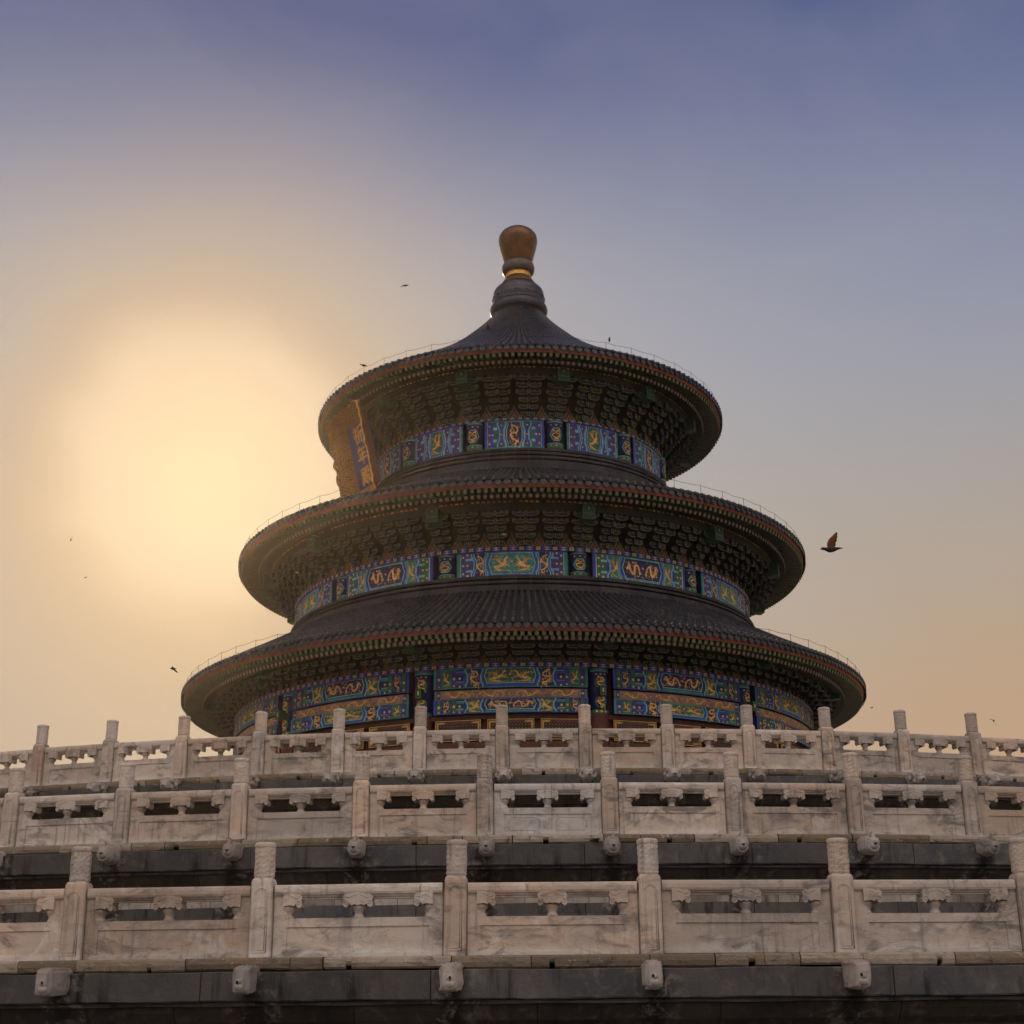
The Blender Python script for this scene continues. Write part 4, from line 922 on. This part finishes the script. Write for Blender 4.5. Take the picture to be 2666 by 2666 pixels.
def window_mesh(w, h, lat=True):
    f = MB(); g = .05
    f.box((0, 0, h / 2), (w, .05, h), 'lattice')
    for x0, x1, z0, z1 in ((-w / 2, w / 2, h - .018, h), (-w / 2, w / 2, 0, .018), (-w / 2, -w / 2 + .018, .018, h - .018), (w / 2 - .018, w / 2, .018, h - .018)):
        f.box(((x0 + x1) / 2, -.035, (z0 + z1) / 2), (x1 - x0, .02, z1 - z0), 'goldp')
    e = .32
    for s_ in (-1, 1):
        for top in (0, 1):
            z = h - .13 if top else .06
            f.box((s_ * (w / 2 - .05 - e / 2), -.034, z + .035), (e, .018, .07), 'brass'); f.box((s_ * (w / 2 - .085), -.037, h - .055 - e / 2 if top else .055 + e / 2), (.07, .018, e), 'brass')
    lt = MB(); x1 = w / 2 - .13; z0, z1 = .14, h - .14
    lt.box((0, -.027, (z0 + z1) / 2), (2 * x1, .006, z1 - z0), 'pane'); st = .13; n = int((2 * x1 + (z1 - z0)) / st)
    for k in range(-n, n):
        for s_ in (-1, 1):
            pts = []
            xa = k * st; a0 = max(-x1, xa); a1 = min(x1, xa + (z1 - z0))
            if a1 - a0 < .05: continue
            p = (s_ * a0, z0 + (a0 - xa)); q = (s_ * a1, z0 + (a1 - xa)); d = .012; yy = -.034 if s_ > 0 else -.036
            lt.add([(p[0], yy, p[1] - d), (q[0], yy, q[1] - d), (q[0], yy, q[1] + d), (p[0], yy, p[1] + d)], [(0, 1, 2, 3)], 'lattice')
            if s_ > 0:
                zq = z0 + st / 2
                while zq < z1:
                    xx = xa + (zq - z0)
                    if abs(xx) < x1: lt.add([(xx - .015, -.039, zq), (xx, -.039, zq - .015), (xx + .015, -.039, zq), (xx, -.039, zq + .015)], [(0, 1, 2, 3)], 'goldp')
                    zq += st
    return f.mesh('window'), lt.mesh('lattice')
wf, wl = window_mesh(1.84, .82); df, dl = window_mesh(1.44, 2.6)
dp = MB(); dp.box((0, 0, .95), (1.44, .05, 1.9), 'doorred'); dp.box((0, -.03, 1.7), (1.2, .02, .25), 'goldp'); dp.box((0, -.03, .8), (1.15, .02, 1.2), 'darkred')
dpm = dp.mesh('door_panel')
for q in range(12):
    a = norm_a(BAY + radians(30 * q))
    if abs(a) < VIS:
        k = q % 2
        link('painted_beam', b1[k], HALL, RZ(a)); link('painted_beam', b2[k], HALL, RZ(a)); link('painted_beam', b3t[k], HALL, RZ(a)); link('painted_beam', b3b[k], HALL, RZ(a)); link('painted_board', bd3[k], HALL, RZ(a))
        for x in (-2.1, 0, 2.1):
            w = link('window', wf, HALL, RZ(a + x / 13.6) @ TR(0, -13.60, 10.60)); link('lattice', wl, w, RZ(a + x / 13.6) @ TR(0, -13.60, 10.60))
        for x in (-2.31, -.77, .77, 2.31):
            Wm = RZ(a + x / 13.6) @ TR(0, -13.60, 7.60); d = link('door', df, HALL, Wm); link('lattice', dl, d, Wm); link('door_panel', dpm, d, Wm @ TR(0, 0, -1.95))
    a = norm_a(BAY + radians(15 + 30 * q))
    if abs(a) < VIS:
        for t in (1, 2, 3):
            c = link('column', colm[t], HALL, RZ(a))
            if t == 3: link('beam_tenon', bxm, c, RZ(a) @ TR(0, -13.85, 12.30))
# plinth the hall stands on and lintel strips between windows and doors
b = MB(); b.lathe([(15.6, ZT[3] - .05), (15.6, ZT[3] + .2), (13.3, ZT[3] + .21)], 160, 'grey', smooth=False); b.lathe([(13.62, 10.28), (13.62, 10.55), (13.4, 10.55)], 160, 'doorred', smooth=False); b.lathe([(13.64, 11.44), (13.64, 11.62), (13.4, 11.63)], 160, 'doorred', smooth=False); link('plinth', b.mesh('plinth'), HALL)

# ------------------------------------------------------------------ name plaque under the top eave
pa, prc, pz, ptau, pw, ph_, pL, pfl = -1.011, 9.031, 26.256, .251, 2.154, 3.16, .929, .874
PW = RZ(pa) @ TR(0, -prc, pz) @ Matrix.Rotation(ptau, 4, 'X')           # local: -y faces out, leaning forward
PL = thing('name_plaque', 'tall blue name plaque in a flared carved gold frame under the top eave', 'plaque', PW)
b = MB(); b.box((0, .04, 0), (pw + .1, .08, ph_ + .1), 'plaqueblue'); link('board', b.mesh('board'), PL, PW)
def wing(x0, z0, x1, z1, ox0, oz0, ox1, oz1, dep, back, seed):
    """flared side with a scalloped outer rim, 7 cm thick"""
    rg = random.Random(seed); n = 40; fr = []; 
    for i in range(n + 1):
        q = i / n; ix, iz = x0 + (x1 - x0) * q, z0 + (z1 - z0) * q; ex, ez = ox0 + (ox1 - ox0) * q, oz0 + (oz1 - oz0) * q
        s_ = 1 + .10 * abs(sin(q * pi * 5.0)) + .03 * sin(q * 41 + seed)
        row = []
        for j in range(7):
            w = j / 6 * (s_ if j > 3 else 1); wob = .03 * sin(q * 37 + j * 2.1) * sin(q * 23 + j * 1.3 + seed)
            row.append(Vector((ix + (ex - ix) * w, -dep * w + wob * (0 < j), iz + (ez - iz) * w)))
        fr.append(row)
    b = MB(); vs = [p for row in fr for p in row]; nn = len(vs); m_ = 7
    c = Vector((0, .07, 0)); vs2 = [p + c + Vector((p.x * .015, 0, p.z * .015)) for p in vs]
    fs = [(i * m_ + j, (i + 1) * m_ + j, (i + 1) * m_ + j + 1, i * m_ + j + 1) for i in range(n) for j in range(m_ - 1)]
    b.add(vs + vs2, fs, 'carvedgold', None, True); b.add(vs + vs2, [tuple(nn + q for q in reversed(f)) for f in fs], 'darkred', None, True)
    rim = [(i * m_ + m_ - 1, i * m_ + m_ - 1 + m_, nn + i * m_ + m_ - 1 + m_, nn + i * m_ + m_ - 1) for i in range(n)] + [(j, j + 1, nn + j + 1, nn + j) for j in range(m_ - 1)] + [(n * m_ + j, n * m_ + j + 1, nn + n * m_ + j + 1, nn + n * m_ + j) for j in range(m_ - 1)]
    b.add(vs + vs2, rim, 'gold')
    return b.mesh('carved_frame')
hx, hz = pw / 2, ph_ / 2; cx_, dp_ = cos(pfl) * pL, sin(pfl) * pL
for i, (x0, z0, x1, z1, k0, l0, k1, l1) in enumerate(((-hx, -hz, -hx, hz, -hx - cx_, -hz - cx_, -hx - cx_, hz + cx_), (hx, hz, hx, -hz, hx + cx_, hz + cx_, hx + cx_, -hz - cx_), (-hx, hz, hx, hz, -hx - cx_, hz + cx_, hx + cx_, hz + cx_), (hx, -hz, -hx, -hz, hx + cx_, -hz - cx_, -hx - cx_, -hz - cx_))):
    link('carved_frame', wing(x0, z0, x1, z1, k0, l0, k1, l1, dp_, .07, i), PL, PW)
# the three characters of the hall's name, top to bottom, in gilt strokes
CH = [  # strokes in a unit square, x right, y up
    [[(.18, .97), (.26, .88)], [(.04, .78), (.38, .78), (.05, .40)], [(.22, .60), (.22, .02)], [(.28, .52), (.38, .42)], [(.90, .95), (.54, .84)], [(.56, .84), (.56, .45), (.46, .05)], [(.56, .58), (.98, .58)], [(.80, .58), (.80, .02)]],
    [[(.32, .98), (.14, .72)], [(.24, .82), (.88, .82)], [(.26, .56), (.84, .56)], [(.28, .56), (.28, .30)], [(.02, .30), (.98, .30)], [(.56, .82), (.56, .0)]],
    [[(.06, .92), (.46, .92), (.46, .72)], [(.08, .72), (.46, .72)], [(.08, .92), (.08, .50), (.0, .05)], [(.08, .52), (.50, .52)], [(.20, .66), (.20, .34)], [(.37, .66), (.37, .34)], [(.06, .34), (.52, .34)], [(.20, .28), (.12, .10)], [(.36, .28), (.46, .10)],
     [(.62, .95), (.60, .70), (.54, .56)], [(.62, .94), (.84, .94), (.84, .66), (.98, .66)], [(.58, .48), (.90, .48), (.56, .02)], [(.64, .44), (.98, .03)]]]
b = MB(); kk = 0
for ci, ch in enumerate(CH):
    cz = 1.05 - ci * 1.05; sc = .88; cx0 = -.05
    for st in ch:
        for p, q in zip(st[:-1], st[1:]):
            A_, B_ = Vector((cx0 + (p[0] - .5) * sc, cz + (p[1] - .5) * sc)), Vector((cx0 + (q[0] - .5) * sc, cz + (q[1] - .5) * sc)); d = (B_ - A_).normalized(); n_ = Vector((-d.y, d.x)) * .045; A_ = A_ - d * .03; B_ = B_ + d * .03; kk += 1
            b.prism([(A_.x - n_.x, A_.y - n_.y), (B_.x - n_.x, B_.y - n_.y), (B_.x + n_.x, B_.y + n_.y), (A_.x + n_.x, A_.y + n_.y)], -.03 - kk * .0007, .002, 'gold')
link('lettering', b.mesh('lettering'), PL, PW)

# ------------------------------------------------------------------ birds
def bird_mesh(L_, pose, mats=('bird', 'wing')):
    """one continuous little body along +x (head), wings up or spread; pose 'up','spread','perch','dive'"""
    b = MB(); n = 12
    prof = [(-.50, .012, .0), (-.40, .035, .0), (-.30, .045, .005), (-.20, .07, .0), (-.08, .105, -.015), (.06, .125, -.02), (.18, .115, -.01), (.27, .08, .02), (.33, .066, .045), (.39, .066, .06), (.44, .05, .062), (.475, .022, .055), (.53, .004, .045)]
    if pose == 'perch': prof = [(x, r, z + .28 * x) for x, r, z in prof]
    vs = []
    for x, r, z in prof:
        fl = .30 if x < -.32 else 1.0; wd = 1.9 if x < -.36 else (1.2 if x < -.28 else 1.0)
        vs += [(x * L_, r * wd * cos(2 * pi * k / n) * L_, (z + r * fl * sin(2 * pi * k / n)) * L_) for k in range(n)]
    b.add(vs, [(i * n + k, i * n + (k + 1) % n, (i + 1) * n + (k + 1) % n, (i + 1) * n + k) for i in range(len(prof) - 1) for k in range(n)] + [tuple(range(n - 1, -1, -1)), tuple((len(prof) - 1) * n + k for k in range(n))], mats[0], None, True)
    for s_ in (-1, 1):
        if pose == 'perch':
            pts = [(.2, .09, .06), (.0, .12, .04), (-.25, .09, -.05), (-.42, .03, -.10)]; wd = [.05, .09, .07, .01]
            v2 = []
            for (x, y, z), w in zip(pts, wd):
                for dz, dy in ((w, -.01), (w * .2, .025), (-w, -.0), (0, -.03)): v2.append((x * L_, s_ * (y + dy) * L_, (z + dz) * L_))
            b.add(v2, [(4 * i + k, 4 * i + (k + 1) % 4, 4 * i + 4 + (k + 1) % 4, 4 * i + 4 + k) for i in range(3) for k in range(4)] + [(0, 1, 2, 3), (15, 14, 13, 12)], mats[0])
            b.tube([(.02 * L_, s_ * .03 * L_, -.08 * L_), (.03 * L_, s_ * .03 * L_, -.2 * L_)], .012 * L_, mats[0], 5)
            continue
        up_ = {'up': 1.22 if s_ < 0 else 1.05, 'spread': .22, 'dive': -.35}[pose]; sw = {'up': -.10, 'spread': -.12, 'dive': -.3}[pose]
        st = [(0, .16, -.10), (.10, .17, -.15), (.2, .17, -.13), (.28, .15, -.19), (.36, .12, -.16), (.44, .08, -.20), (.52, .03, -.17), (.60, -.04, -.19), (.66, -.12, -.17)]    # span, leading, trailing
        v2 = []
        for q, le, te in st:
            y = s_ * (.06 + q * cos(up_)); z = .05 + q * sin(up_) - (.05 * q * q)
            for x, th in ((le + sw * q, .006), ((le + te) / 2 + sw * q, .014), (te + sw * q, .004)):
                v2.append((x * L_, y * L_, (z + th) * L_))
            v2.append(((((le + te) / 2) + sw * q) * L_, y * L_, (z - .006) * L_))
        m_ = 4
        b.add(v2, [(4 * i + k, 4 * i + (k + 1) % 4, 4 * i + 4 + (k + 1) % 4, 4 * i + 4 + k) for i in range(len(st) - 1) for k in range(4)] + [(0, 1, 2, 3), (4 * len(st) - 1, 4 * len(st) - 2, 4 * len(st) - 3, 4 * len(st) - 4)], mats[1], None, True)
    return b.mesh('bird')
def put_bird(p, L_, pose, head, label, group, roll=0, pitch=0, mats=('bird', 'wing')):
    Wm = TR(*p) @ RZ(head) @ Matrix.Rotation(pitch, 4, 'Y') @ Matrix.Rotation(roll, 4, 'X')
    return thing('bird', label, 'bird', Wm, group, bird_mesh(L_, pose, mats))
FG, PG = 'birds flying round the hall', 'birds perched on the top roof'
put_bird((4.491, -50.285, 6.46), .34, 'up', radians(183), 'largest bird, brown raised wings, flying left off the middle eave', FG, 0, radians(6), ('bird', 'wing'))
dk = ('bird', 'bird')
put_bird((-4.227, -22.062, 26.112), .30, 'dive', radians(-25), 'small dark swift in the open sky left of the gilt finial', FG, .5, .3, dk)
put_bird((-17.821, -15.984, 18.275), .22, 'up', radians(100), 'tiny dark bird far left, the upper one beside the glowing sun', FG, 0, 0, dk)
put_bird((-20.178, -6.22, 19.718), .16, 'spread', radians(60), 'tiniest dark bird far left, just under the sun glow', FG, 0, 0, dk)
put_bird((-12.83, -18.276, 12.477), .30, 'dive', radians(160), 'small dark swift left of the lowest eave tip', FG, .4, 0, dk)
put_bird((18.28, -14.209, 11.023), .28, 'dive', radians(70), 'small dark swift low over the right end of the top balustrade', FG, .9, -.4, dk)
put_bird((18.474, 5.944, 15.752), .2, 'spread', radians(20), 'tiny dark bird right of the lowest eave tip', FG, 0, 0, dk)
put_bird((-.598, -22.903, 15.963), .17, 'spread', radians(10), 'tiny swift, painted pale as sunlit, in front of the middle roof brackets', FG, .5, 0, ('swift', 'swift'))
put_bird((-7.667, -23.087, 14.62), .16, 'spread', radians(10), 'tiny swift, painted pale as sunlit, before the dark left underside of the middle eave', FG, .3, 0, ('swift', 'swift'))
put_bird((-7.48, -7.0, 29.98), .40, 'perch', radians(170), 'dark bird perched at the left on the top eave', PG, 0, 0, dk)
put_bird((4.2, -9.36, 30.02), .36, 'perch', radians(75), 'dark bird perched upright at the right on the top eave wire', PG, 0, -.9, dk)
def _on_roof(r, a):
    P_ = TIER[1]['prof']
    for (r0_, z0_), (r1_, z1_) in zip(P_[:-1], P_[1:]):
        if r1_ <= r <= r0_: return (r * sin(a), -r * cos(a), z0_ + (z1_ - z0_) * (r - r0_) / (r1_ - r0_) + .17)
put_bird(_on_roof(3.9, radians(-24)), .36, 'spread', radians(160), 'dark bird landing with spread wings on the cone tiles', PG, .2, -.3, dk)
hb = MB(); hb.box((0, -14, 20.2), (150, 150, 46.0), 'black'); hz_me = hb.mesh('haze'); hz_me.materials.clear()
hm = bpy.data.materials.new('haze_air'); hm.use_nodes = True; hm.node_tree.nodes.clear()
pv = hm.node_tree.nodes.new('ShaderNodeVolumePrincipled'); pv.inputs['Color'].default_value = (.97, .80, .60, 1); pv.inputs['Density'].default_value = .00008; pv.inputs['Anisotropy'].default_value = .89
ho = hm.node_tree.nodes.new('ShaderNodeOutputMaterial'); hm.node_tree.links.new(pv.outputs[0], ho.inputs['Volume']); hz_me.materials.append(hm)
hz_o = link('haze', hz_me); hz_o['kind'] = 'stuff'
print('objects', len(bpy.data.objects), 'verts', sum(len(m.vertices) for m in bpy.data.meshes))
